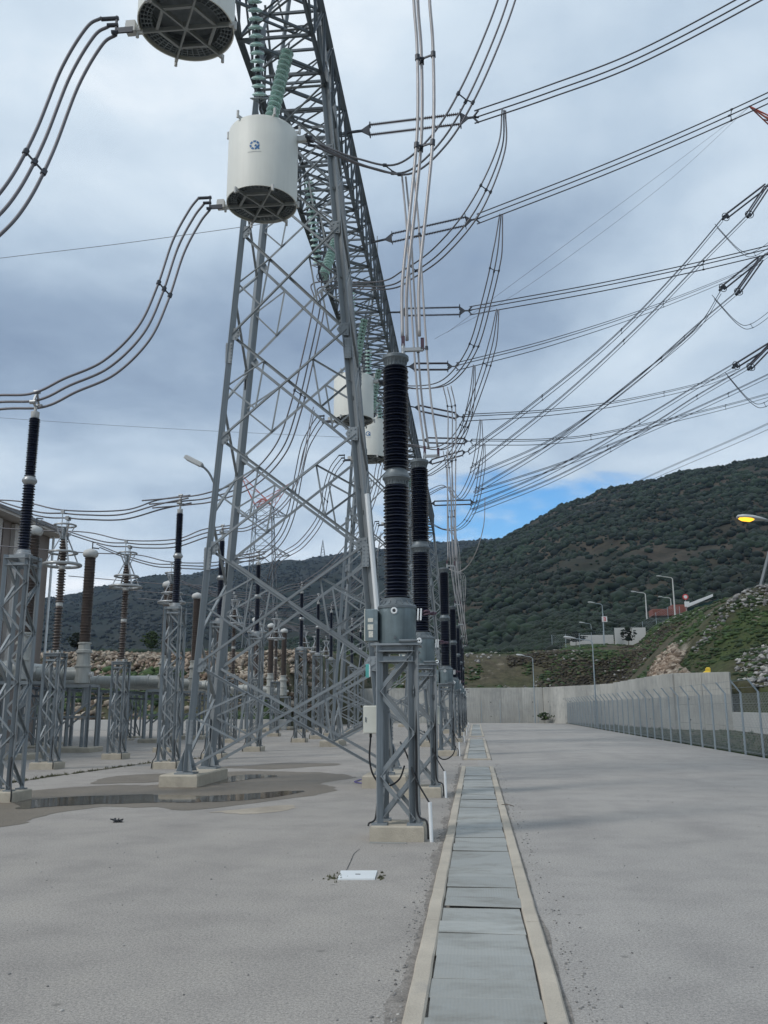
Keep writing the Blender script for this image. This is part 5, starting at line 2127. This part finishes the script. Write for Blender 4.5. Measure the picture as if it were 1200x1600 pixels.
# tension strings from the beam and the line conductors
LT = [(0, -.13, .12), (0, .16, .10), (0, 0, -.20)]
SY = [23.5, 29.9, 36.1, 42.5, 48.7, 55.3, 61.0, 67.6]
SA = [(562, 205), (600, 375), (622, 488), (637, 573), (646, 636), (660, 688), (668, 724), (672, 787)]
SB = [(742, 184), (745, 343), (733, 486), (712, 573), (722, 652), (735, 690), (731, 706), (739, 744)]
SB[7] = (743, 785)
sl = ['topmost double tension string, reaching right from the near beam', 'second double tension string down the beam', 'third double tension string, level and dark',
      'fourth double tension string, beside the nearest capacitor head', 'fifth double tension string, sloping down right', 'sixth double tension string, in the far row',
      'seventh double tension string, sloping up right', 'last double tension string seen low beside the far beam']
for i in range(8):
    A, B = at(*SA[i], SY[i]), at(*SB[i], SY[i] - .25)
    A.x = min(A.x, -3.0)
    t_ = thing('tension_string', sl[i], 'insulator', A, 'double tension strings on the gantry beam')
    d = (B - A).normalized()
    off = Vector((0, .0, .17))
    mt_ = 'insul_brown' if i == 0 else 'insul_dark'
    L = (B - A).length
    for s in (-1, 1):
        p, q = A + off * s + d * .35, B + off * s - d * .35
        b = MB()
        if i < 3:
            n_ = 46
            x_, y_, z_, L_ = b.frame(p, q)
            # long rod with sheds
            prf = []
            for k in range(n_):
                zz = L_ * k / n_
                prf += [(.022, zz), (.062, zz + L_ / n_ * .35), (.022, zz + L_ / n_ * .7)]
            vs, fs = [], []
            m_ = 8
            for (rr_, zz) in prf:
                for k in range(m_):
                    an = 2 * math.pi * k / m_
                    vs.append(Vector(p) + z_ * zz + x_ * (rr_ * math.cos(an)) + y_ * (rr_ * math.sin(an)))
            for k in range(len(prf) - 1):
                for g in range(m_):
                    fs.append((k * m_ + g, k * m_ + (g + 1) % m_, (k + 1) * m_ + (g + 1) % m_, (k + 1) * m_ + g))
            b.add(vs, fs)
        else:
            b.cyl(p, q, .055, 8)
        b.build('insulator_rod', mt_, t_)
        b = MB()
        M = d.to_track_quat('Z', 'Y').to_matrix()
        b.torus(q - d * .02, .13, .014, 14, 5, M=M)
        b.torus(p + d * .02, .09, .012, 14, 5, M=M)
        b.build('arcing_ring', 'fitting', t_)
    b = MB()
    b.add([A + off * 1.2 + d * .36 + Vector((0, s * .012, 0)) for s in (-1, 1)] + [A - off * 1.2 + d * .36 + Vector((0, s * .012, 0)) for s in (-1, 1)] + [A + d * .05 + Vector((0, s * .012, 0)) for s in (-1, 1)],
          [(0, 2, 4), (5, 3, 1), (0, 1, 3, 2), (2, 3, 5, 4), (4, 5, 1, 0)])
    b.bar(A - d * .45, A + d * .12, .06)
    b.build('yoke_plate', 'fitting', t_)
    b = MB()
    b.add([B + off * 1.2 - d * .36 + Vector((0, s * .012, 0)) for s in (-1, 1)] + [B - off * 1.2 - d * .36 + Vector((0, s * .012, 0)) for s in (-1, 1)] + [B - d * .1 + Vector((0, s * .012, 0)) for s in (-1, 1)],
          [(0, 2, 4), (5, 3, 1), (0, 1, 3, 2), (2, 3, 5, 4), (4, 5, 1, 0)])
    b.bar(B - d * .15, B + d * .1, .05)
    for o_ in LT:
        b.bar(B, B + d * .16 + Vector(o_), .035, .05)
    b.build('yoke_plate', 'fitting', t_)




def line(label, px, r, spac=(), offs=LT, mt='wire_dark', sc=1.0, group='overhead line conductors', n=9):
    return bundle(label, [at(*p) for p in px], r, [tuple(c * sc for c in o) for o in offs], mt, spac, n, 'line_conductors', 'conductors', group)


line('topmost triple line leaving the picture at its upper right corner', [(744, 184, 23.2), (860, 145, 22.5), (1000, 92, 21.4), (1200, -12, 19.7), (1420, -140, 18), (1800, -400, 15.5)], .021)
line('second triple line, passing the red tipped pylon arm', [(747, 343, 29.6), (970, 257, 28.2), (1200, 157, 26.6), (1500, 10, 24.6), (1900, -200, 22)], .021, (.47,))
line('third triple line, nearly level, crossing the pylon arms', [(735, 486, 35.8), (960, 446, 35.4), (1180, 398, 35), (1500, 318, 34), (2000, 180, 32)], .022, (.44,))
line('fourth triple line, climbing gently to the middle pylon arm', [(714, 573, 42.2), (867, 534, 48), (1020, 484, 60), (1160, 428, 80), (1204, 400, 86)], .024, (.55,), sc=1.1)
line('fifth triple line, to the lowest pylon arm', [(724, 653, 48.5), (860, 645, 55), (979, 629, 64), (1100, 602, 76), (1152, 582, 83)], .026, (.62,), sc=1.1)
line('sixth triple line, below the fifth, leaving the right picture edge', [(737, 691, 55), (860, 690, 60), (971, 675, 66), (1183, 625, 80), (1400, 560, 95)], .026, (.42, .7), sc=1.1)
line('seventh triple line, rising steeply to the middle pylon arm', [(742, 744, 67), (867, 687, 71), (987, 602, 75), (1090, 512, 80), (1150, 462, 84)], .03, (.7,), sc=1.15)
line('eighth triple line, to the highest pylon arm', [(733, 706, 61), (835, 632, 66), (960, 530, 71), (1060, 428, 77), (1131, 345, 83)], .03, (.3, .55), sc=1.15)
line('ninth triple line, a little right of the eighth', [(735, 735, 66), (880, 622, 71), (1000, 512, 76), (1090, 420, 81), (1168, 342, 86)], .03, (.45,), sc=1.15)
line('tenth triple line, low over the mountain ridge', [(735, 792, 68), (860, 738, 74), (1000, 660, 79), (1080, 612, 82), (1145, 574, 85)], .03, (.5,), sc=1.15)
line('eleventh triple line, lowest of the fan above the ridge', [(738, 800, 72), (875, 745, 77), (1010, 672, 81), (1090, 622, 84), (1170, 576, 87)], .03, (.4, .75), sc=1.15)
line('twelfth triple line, between the seventh and the eighth', [(742, 768, 69), (870, 690, 72), (1000, 590, 76), (1090, 515, 80), (1128, 458, 84)], .03, (.6,), sc=1.15)
line('thirteenth triple line, flat and low, leaving the right picture edge', [(740, 772, 70), (950, 700, 76), (1200, 590, 84), (1500, 440, 96)], .03, (.35, .6), sc=1.15)
line('far thin wires slanting down behind the mountain shoulder', [(1420, 560, 150), (1200, 668, 190), (1000, 755, 240), (862, 823, 300), (770, 858, 360)], .05, (), sc=4)
line('thin earth wire rising to the pylon peak, left one', [(700, 520, 60), (870, 395, 68), (1080, 240, 80), (1173, 170, 86)], .014, (), offs=[(0, 0, 0)], mt='wire_mid')
line('thin earth wire rising to the pylon peak, right one', [(680, 530, 66), (830, 445, 72), (1040, 290, 81), (1173, 170, 86)], .014, (), offs=[(0, 0, 0)], mt='wire_mid')
line('thin earth wire crossing the sky left of the emblem trap', [(-250, 432, 40), (0, 401, 40), (190, 379, 40), (385, 353, 40), (440, 345, 40)], .014, (), offs=[(0, 0, 0)], mt='wire_mid')
line('thin earth wire low in the grey sky behind the gantry column', [(-200, 630, 80), (0, 650, 80), (260, 668, 80), (520, 682, 80), (560, 684, 80)], .016, (), offs=[(0, 0, 0)], mt='wire_mid')

# jumper loops
jr = .023
bundle('jumper from the emblem trap, rising out of the top of the picture', [(TRX + 1.16, 17.6, TRZ + TR_H - .24), a(520, 235, 17.6), a(575, 256, 17.6), a(635, 264, 17.6), a(690, 218, 17.6), a(735, 145, 17.5), a(778, 48, 17.4), a(805, -30, 17.3), a(830, -120, 17.2)],
       jr, [(-.16, -.05, .10), (.0, .12, 0), (.16, 0, -.12)], 'wire_mid', (.34, .62, .86))
bundle('jumper swinging from the first tension string under the beam', [a(790, 172, 23), a(785, 235, 23.1), a(745, 325, 23.4), a(690, 392, 23.8), a(640, 428, 24.3), a(600, 446, 24.8), (-4.5, 25.3, 14.55), a(500, 478, 25.3), a(482, 560, 25.3), a(462, 640, 25.3), a(438, 702, 25.4), a(390, 752, 25.5), a(330, 775, 25.5), (PX, 25.5, 7.80), a(230, 786, 25.4)],
       jr, [(-.15, -.05, .10), (.02, .10, .02), (.16, .02, -.12)], 'wire_mid', (.12, .27, .62), pinch=True)
bundle('jumper from the second tension string to the higher far trap', [a(785, 336, 29.5), a(778, 400, 29.8), a(762, 470, 30.4), a(738, 548, 31.2), a(700, 596, 32), a(655, 606, 32.6), a(612, 600, 33), (TRX + 1.16, 33, TRZ + TR_H - .24)],
       jr, [(-.15, -.05, .06), (.0, .12, .0), (.17, -.03, -.06)], 'wire_mid', (.2, .42), pinch=True)
bundle('jumper from the third tension string to the lower far trap', [a(779, 484, 35.6), a(770, 540, 36), a(748, 610, 36.8), a(722, 672, 37.5), a(692, 700, 38), a(655, 698, 38.4), a(620, 690, 38.6), (TRX + 1.16, 38.6, TRZ + TR_H - .24)],
       jr, [(-.15, -.05, .06), (.0, .12, .0), (.17, -.03, -.06)], 'wire_mid', (.22, .42), pinch=True)
bundle('jumper hanging from the fourth tension string', [a(742, 571, 42), a(738, 620, 42.3), a(726, 672, 43), a(706, 712, 43.8), a(682, 734, 44.6), a(655, 742, 45.2), (-4.5, 45.2, 14.55), a(585, 770, 45), a(560, 830, 45), a(520, 880, 44.9), (PX, 44.9, 7.80)],
       jr, [(-.15, -.05, .06), (.0, .12, .0), (.17, -.03, -.06)], 'wire_mid', (.15, .3), pinch=True)
bundle('jumper hanging from the fifth tension string', [a(752, 656, 48.5), a(748, 705, 49), a(736, 750, 50.5), a(716, 780, 52), a(695, 760, 53), (TRX + 1.16, 53.4, TRZ + TR_H - .24)], jr, [(-.17, -.05, .06), (.0, .14, .0), (.19, -.03, -.06)], 'wire_mid', (.3,), pinch=True)
bundle('jumper hanging from the sixth tension string', [a(757, 694, 55), a(752, 740, 55.5), a(742, 790, 56.5), a(722, 822, 58), a(695, 828, 59), (TRX + 1.16, 59, TRZ + TR_H - .24)], jr, [(-.17, -.05, .06), (.0, .14, .0), (.19, -.03, -.06)], 'wire_mid', (.3, .55), pinch=True)
bundle('jumper hanging lowest, in front of the mountain', [a(758, 778, 74), a(756, 820, 74.5), a(746, 858, 75), a(732, 884, 76), a(716, 895, 76.5), a(700, 890, 77)], .03, [(0, -.18, .06), (0, .18, .06)], 'wire_pale', (), pinch=True)
# leads behind the nearest column down to the post insulators
bundle('cables curving from the higher far trap down to the third post', [(TRX - 1.3, 32.92, TRZ + .08), a(490, 672, 33.1), a(476, 700, 33.4), a(466, 745, 33.8), a(455, 800, 34.4), a(436, 842, 35), (PX, 35.5, 7.80), a(360, 872, 35.5)], .022, lo3, 'wire_mid', (.5,))
bundle('cables curving from the lower far trap down to the trio of posts', [(TRX - 1.3, 38.52, TRZ + .08), a(520, 735, 38.9), a(510, 765, 39.4), a(500, 810, 40.5), a(470, 850, 42.5), a(430, 880, 46), (PX - 3, 49.5, 7.5)], .022, lo3, 'wire_mid', (.4,))
bundle('cables from the distant trap down to the last posts', [(TRX - 1.3, 53.3, TRZ + .08), a(580, 850, 53.5), a(568, 900, 54), a(545, 925, 54.5), (PX, 54.5, 7.8)], .022, lo3, 'wire_mid', ())

# sagging buswork between posts, arresters and bushings
wnames = ['the second post insulator', 'the post hidden by the column legs', 'the third post insulator', 'the first trio post', 'the second trio post', 'the third trio post', 'the first distant post',
          'the second distant post', 'the last distant post']
py = post_Y[1:] + [73.6]
for i, (ay, wd) in enumerate(zip(rowY, wnames)):
    yp = py[i]
    pts = [(PX + .3, yp, 7.80), (PX - .6, yp - .05, 7.62), ((PX + AX) / 2, (yp + ay) / 2, 7.30), (AX + .6, ay, 7.28), (AX, ay, 7.34), (AX - .8, ay, 7.40), (AX - 2.0, ay, 7.75), (BUX + .3, ay, 8.25)]
    bundle('sagging wire pair from %s over its arrester' % wd, pts, .024, [(0, -.16, .05), (0, .14, -.03)], 'wire_mid', (), group='bus wires over the arresters')
    pts2 = [(PX + .3, yp, 7.98), (PX - .7, yp - .05, 7.84), ((PX + AX) / 2, (yp + ay) / 2, 7.52), (AX, ay - .2, 7.48), (AX - 1.6, ay, 7.85), (AX - 4, ay, 8.0), (AX - 9, ay, 8.5)]
    bundle('single upper wire from %s passing above its arrester' % wd, pts2, .022, [(0, 0, 0)], 'wire_mid', (), group='upper bus wires')
    if i > 0 and i not in (2, 3):
        z1 = 13.2 if i not in (5,) else 14.4
        yb_ = yp + (1.2 if i % 2 else -.8)
        bundle('wires rising from %s toward the beam' % wd, [(PX, yp, 7.8), (PX + 1.1, yp, 7.9), (PX + 2.4, (yp + yb_) / 2, 9.3), (-5.75, yb_, 12.6)], .02, [(0, -.12, .05), (0, .12, 0)], 'wire_mid', (), group='riser wires behind the gantry')

# quad insulators of the big pylon
for k, ends, lab in (('a1', [(1131, 345), (1170, 342)], 'highest'), ('a2', [(1126, 456), (1152, 463)], 'middle'), ('a3', [(1146, 577), (1170, 580)], 'lowest')):
    for j, (u, v) in enumerate(ends):
        A, B = PT[k], at(u, v, 84)
        t_ = thing('pylon_insulator', '%s pylon arm insulator set, %s of its two' % (lab, ('outer', 'inner')[j]), 'insulator', A, 'insulator sets of the big pylon')
        d = (B - A).normalized()
        sd_ = d.cross(Vector((0, 0, 1))).normalized()
        up_ = d.cross(sd_)
        for sx, sy in ((-1, -1), (1, -1), (0, 1)):
            o_ = sd_ * (.25 * sx) + up_ * (.2 * sy)
            MB().cyl(A.lerp(B, .12) + o_, A.lerp(B, .93) + o_, .085, 8).build('insulator_rod', 'insul_dark', t_)
        b = MB()
        b.torus(B - d * .5, .42, .04, 14, 5, M=d.to_track_quat('Z', 'Y').to_matrix())
        b.bar(A, A.lerp(B, .12), .12)
        b.bar(A.lerp(B, .9), B, .25)
        b.build('fitting', 'fitting', t_)
    dA, dB = at(ends[0][0] - 12, ends[0][1] + 10, 83), at(ends[0][0] + 110, ends[0][1] + 4, 86)
    md = dA.lerp(dB, .45) - Vector((0, 0, 3.3))
    bundle('slack jumper loop under the %s pylon arm' % lab, [dA, dA.lerp(md, .6) - Vector((0, 0, .9)), md, md.lerp(dB, .6) - Vector((0, 0, .3)), dB], .03, [(0, 0, .2), (.2, .1, -.15)], 'wire_dark', (.5,))

# ------------------------------------------------------------------ rocks, banks, planting, terrace
def scatter(n, fx, fy, smin, smax, name, mt, label, cat, accept=None, sub=1, squash=.75, jag=.3, power=2, sink=.25):
    cs, ss = [], []
    k = 0
    while len(cs) < n and k < n * 30:
        k += 1
        x, y = fx(), fy()
        if accept and not accept(x, y):
            continue
        z = terr(x, y)
        if z < .1:
            continue
        s = smin + (smax - smin) * random.random() ** power
        cs.append((x, y, z + s * sink))
        ss.append(s)
    o = blob_cloud(name, cs, ss, mt, sub, squash, jag)
    return tag(o, label, cat, kind='stuff')


U = random.uniform
scatter(11000, lambda: U(-64, -12), lambda: U(76, 87), .06, .31, 'rubble', 'rock', 'pinkish cream rubble heaped along the bank behind the switchgear', 'rubble',
        lambda x, y: (fbm(x, y, .10, 2) > -.5 and y > 78) or fbm(x, y, .22, 2) > .15, squash=.8, jag=.42, power=2.8)
scatter(900, lambda: U(-70, -13), lambda: U(70.5, 79), .10, .42, 'rubble', 'rock', 'scattered stones on the lower slope behind the low whitish wall', 'rubble', lambda x, y: fbm(x, y, .2, 2) > -.1)
scatter(420, lambda: U(-14, 26), lambda: U(101.5, 120), .05, .28, 'rubble', 'rock_grey', 'pale stones dotted over the grassy bank above the end wall', 'rubble', lambda x, y: fbm(x, y, .15, 2) > .05)
scatter(3000, lambda: U(14.2, 20.5), lambda: U(73, 94), .07, .40, 'rubble', 'rock', 'cream broken rock face above the retaining wall corner', 'rubble', lambda x, y: abs((x - 15.3) - (y - 74) * .20) < 1.3 + 1.1 * fbm(x, y, .3, 2), jag=.48, power=2.2)
scatter(6500, lambda: U(20, 48), lambda: U(62, 92), .05, .27, 'rubble', 'rock_grey', 'grey and white stones spilling down the mound below the pylon', 'rubble', lambda x, y: fbm(x + 9, y, .09, 3) > .10 or (y > 84 and fbm(x, y, .2, 2) > -.1), jag=.48, squash=.6, power=2.6)
scatter(14000, lambda: U(-16, 60), lambda: U(101, 135), .10, .42, 'grass', 'leaf', 'rough grass and low growth covering the bank above the end wall', 'grass', lambda x, y: fbm(x, y, .12, 3) > -.05, squash=.4, sink=0)
scatter(9000, lambda: U(16.5, 60), lambda: U(50, 100), .10, .40, 'grass', 'leaf', 'green growth on the rocky mound at the right', 'grass', lambda x, y: fbm(x + 30, y, .10, 3) > .02, squash=.45, sink=0)
scatter(3600, lambda: U(-70, -13), lambda: U(70.5, 80), .12, .60, 'shrubs', 'leaf', 'green undergrowth on the slope behind the switchgear', 'shrubs', lambda x, y: fbm(x + 70, y, .12, 3) > .12, squash=.6, sink=.1)
scatter(7000, lambda: U(4, 24), lambda: U(102, 122), .08, .30, 'shrubs', 'brush', 'brown dry brush on the bank behind the lamp', 'shrubs', lambda x, y: fbm(x + 3, y + 8, .12, 3) > .05, squash=.5, jag=.4)
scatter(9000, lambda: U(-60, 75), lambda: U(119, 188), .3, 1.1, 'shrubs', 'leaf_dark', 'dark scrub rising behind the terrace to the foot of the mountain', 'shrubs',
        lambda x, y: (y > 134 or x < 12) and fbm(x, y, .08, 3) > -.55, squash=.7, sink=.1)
wp, wh = [], []
for i in range(2600):
    y = U(26, 97)
    x = 9.45 + abs(random.gauss(0, .5))
    wp.append((x, y, -.03))
    wh.append(.06 + .16 * random.random() ** 2)
for i in range(1500):
    y = U(28, 95)
    x = U(9.6, wallx(y) - .3)
    wp.append((x, y, -.03))
    wh.append(.06 + .2 * random.random() ** 2)
tag(tufts('grass', wp, wh, 'leaf', 6, .16), 'grass verge between the fence and the low wall', 'grass')


def tree(x, y, z, h_, cr, label, name='tree', mt='leaf', n=260):
    t_ = thing(name, label, 'tree' if h_ > 1.6 else 'bush', (x, y, z))
    b = MB()
    b.cyl((x, y, z - .3), (x + .1, y, z + h_ * .6), .14 * h_ / 5, 8, .05 * h_ / 5)
    for k in range(7):
        aa = k * .9
        b.cyl((x + .05, y, z + h_ * (.3 + .04 * k)), (x + cr * .6 * math.cos(aa), y + cr * .6 * math.sin(aa), z + h_ * (.55 + .05 * k)), .05 * h_ / 5, 6, .02 * h_ / 5)
    b.build('trunk', 'bark', t_)
    cs, ss = [], []
    for _ in range(n):
        aa, rr, zz = random.random() * 6.28, cr * random.random() ** .5, random.random()
        rr *= math.sin(math.pi * (.15 + .8 * zz)) * (.75 + .35 * math.sin(aa * 3 + zz * 4))
        cs.append((rr * math.cos(aa), rr * math.sin(aa), h_ * (.32 + .68 * zz)))
        ss.append(cr * U(.05, .14))
    V0 = blob_cloud('crown', cs, ss, mt, 1, .6, .4)
    V0.parent = t_
    WL[V0.name] = WL[t_.name]


def terr_at(u, v, Y):
    p = at(u, v, Y)
    return p.x, p.y, max(terr(p.x, p.y), 0)


x, y, z = terr_at(981, 1005, 123)
tree(x, y, z, 2.6, 1.25, 'small round tree beside the cream terrace wall', mt='leaf_dark')
x, y, z = terr_at(899, 1010, 125)
tree(x, y, z, 1.9, 1.5, 'dark low tree on the terrace edge left of the lamps', mt='leaf_dark')
x, y, z = terr_at(235, 1030, 88)
tree(x, y, z, 2.4, 1.2, 'green bush on top of the rubble bank, right of the second arrester', 'bush')
x, y, z = terr_at(117, 1025, 89)
tree(x, y, z, 2.2, 1.1, 'dark bush on top of the rubble bank near the building', 'bush', 'leaf_dark')
tree(7.6 - .4, 97.6, 0, 1.1, 1.0, 'small weed bush at the foot of the end wall', 'bush', n=120)

# upper terrace: fence, red container, pale roofed shed, signs
tf = [at(u, v, Y) for u, v, Y in ((862, 1012, 124), (905, 1010, 122), (960, 996, 126), (1025, 978, 130), (1062, 968, 132))]
fence([(p.x, p.y) for p in tf], 2.6, 2.0, 'thin wire fence along the upper terrace edge', False, .3, zf=lambda x, y: terr(x, y), wires=(.3, 1.0, 1.9))
p = at(1043, 959, 140)
t_ = thing('red_container', 'low red brown stepped container on the upper terrace', 'container', p)
MB().bevbox((p.x - .4, p.y, p.z - .1), (4.4, 3, 1.0), .05).build('body', 'red_paint', t_)
MB().bevbox((p.x + 1.6, p.y + .5, p.z + .35), (2.2, 2.6, 1.5), .05).build('raised_end', 'red_paint', t_)
for k in range(8):
    MB().box((p.x - 2.3 + k * .5, p.y - 1.52, p.z - .1), (.06, .05, .85)).build('rib', 'red_paint', t_)
p, q = at(1070, 951, 142), at(1112, 936, 142)
t_ = thing('terrace_shed', 'dark green shed with a sloping pale roof edge on the terrace', 'shed', p)
b = MB()
b.add([(p.x, p.y, p.z - 2), (q.x + 1, q.y, p.z - 2), (q.x + 1, q.y, q.z - .2), (p.x, p.y, p.z - .3), (p.x, p.y + 5, p.z - 2), (q.x + 1, q.y + 5, p.z - 2), (q.x + 1, q.y + 5, q.z - .2), (p.x, p.y + 5, p.z - .3)],
      [(0, 1, 2, 3), (5, 4, 7, 6), (4, 0, 3, 7), (1, 5, 6, 2), (3, 2, 6, 7)])
b.build('wall', 'roof_green', t_)
b = MB()
b.add([(p.x - .4, p.y - .6, p.z - .3), (q.x, q.y - .6, q.z + .1), (q.x, q.y - .6, q.z + .5), (p.x - .4, p.y - .6, p.z + .25), (p.x - .4, p.y + 5.4, p.z - .3), (q.x, q.y + 5.4, q.z + .1), (q.x, q.y + 5.4, q.z + .5), (p.x - .4, p.y + 5.4, p.z + .25)],
      [(0, 1, 2, 3), (5, 4, 7, 6), (4, 0, 3, 7), (1, 5, 6, 2), (3, 2, 6, 7), (0, 4, 5, 1)])
b.build('roof', 'white_paint', t_)
for u, v, Y, lab, red in ((942, 969, 123.8, 'small white sign with a red figure on the slim terrace lamp', True), (1071, 946, 133, 'small white sign with a red disc beside the red container', False)):
    p = at(u, v, Y)
    t_ = thing('sign', lab, 'sign', p)
    MB().cyl((p.x, p.y, terr(p.x, p.y) - .2), (p.x, p.y, p.z + .8), .04, 6).build('post', 'fence_steel', t_)
    MB().box((p.x + .15, p.y - .06, p.z), (.7, .05, .75)).build('board', 'white_paint', t_)
    b = MB()
    if red:
        for (dx, dz, w_, h_) in ((.15, .22, .3, .09), (.26, .1, .09, .2), (.15, 0, .3, .09), (.26, -.12, .09, .2), (.15, -.22, .3, .09)):
            b.box((p.x + dx, p.y - .10, p.z + dz), (w_, .02, h_))
        b.build('figure', 'sign_red', t_)
    else:
        b.cyl((p.x, p.y - .05, p.z + 1.05), (p.x, p.y - .10, p.z + 1.05), .42, 14)
        b.build('disc', 'sign_red', t_)
        MB().cyl((p.x, p.y - .10, p.z + 1.05), (p.x, p.y - .12, p.z + 1.05), .26, 14).build('disc_centre', 'white_paint', t_)
p = at(1103, 1056, 69.5)
b = MB()
b.bevbox((p.x, p.y, p.z - .1), (.42, .5, .7), .1)
b.bevbox((p.x + .12, p.y, p.z + .35), (.3, .3, .35), .08)
b.thing('yellow_sack', 'yellow', 'small yellow bundle on top of the retaining wall end', 'bundle')

# ------------------------------------------------------------------ thin air between the yard and the mountains
hm = bpy.data.materials.new('haze_air')
hm.use_nodes = True
ht = NT(hm.node_tree)
ht.n.clear()
ho = ht.new('ShaderNodeOutputMaterial')
hv = ht.new('ShaderNodeVolumePrincipled')
hv.inputs['Color'].default_value = (.50, .70, 1.0, 1)
hv.inputs['Density'].default_value = 1.0e-4
hv.inputs['Anisotropy'].default_value = 0.1
ht.link(hv.outputs[0], ho.inputs['Volume'])
MATS['haze_air'] = hm
hz = MB().box((0, 600, 210), (5800, 4000, 424)).build('haze', 'haze_air')
hz['kind'] = 'stuff'
hz['label'] = 'thin bluish haze between the yard and the mountains'
hz['category'] = 'haze'
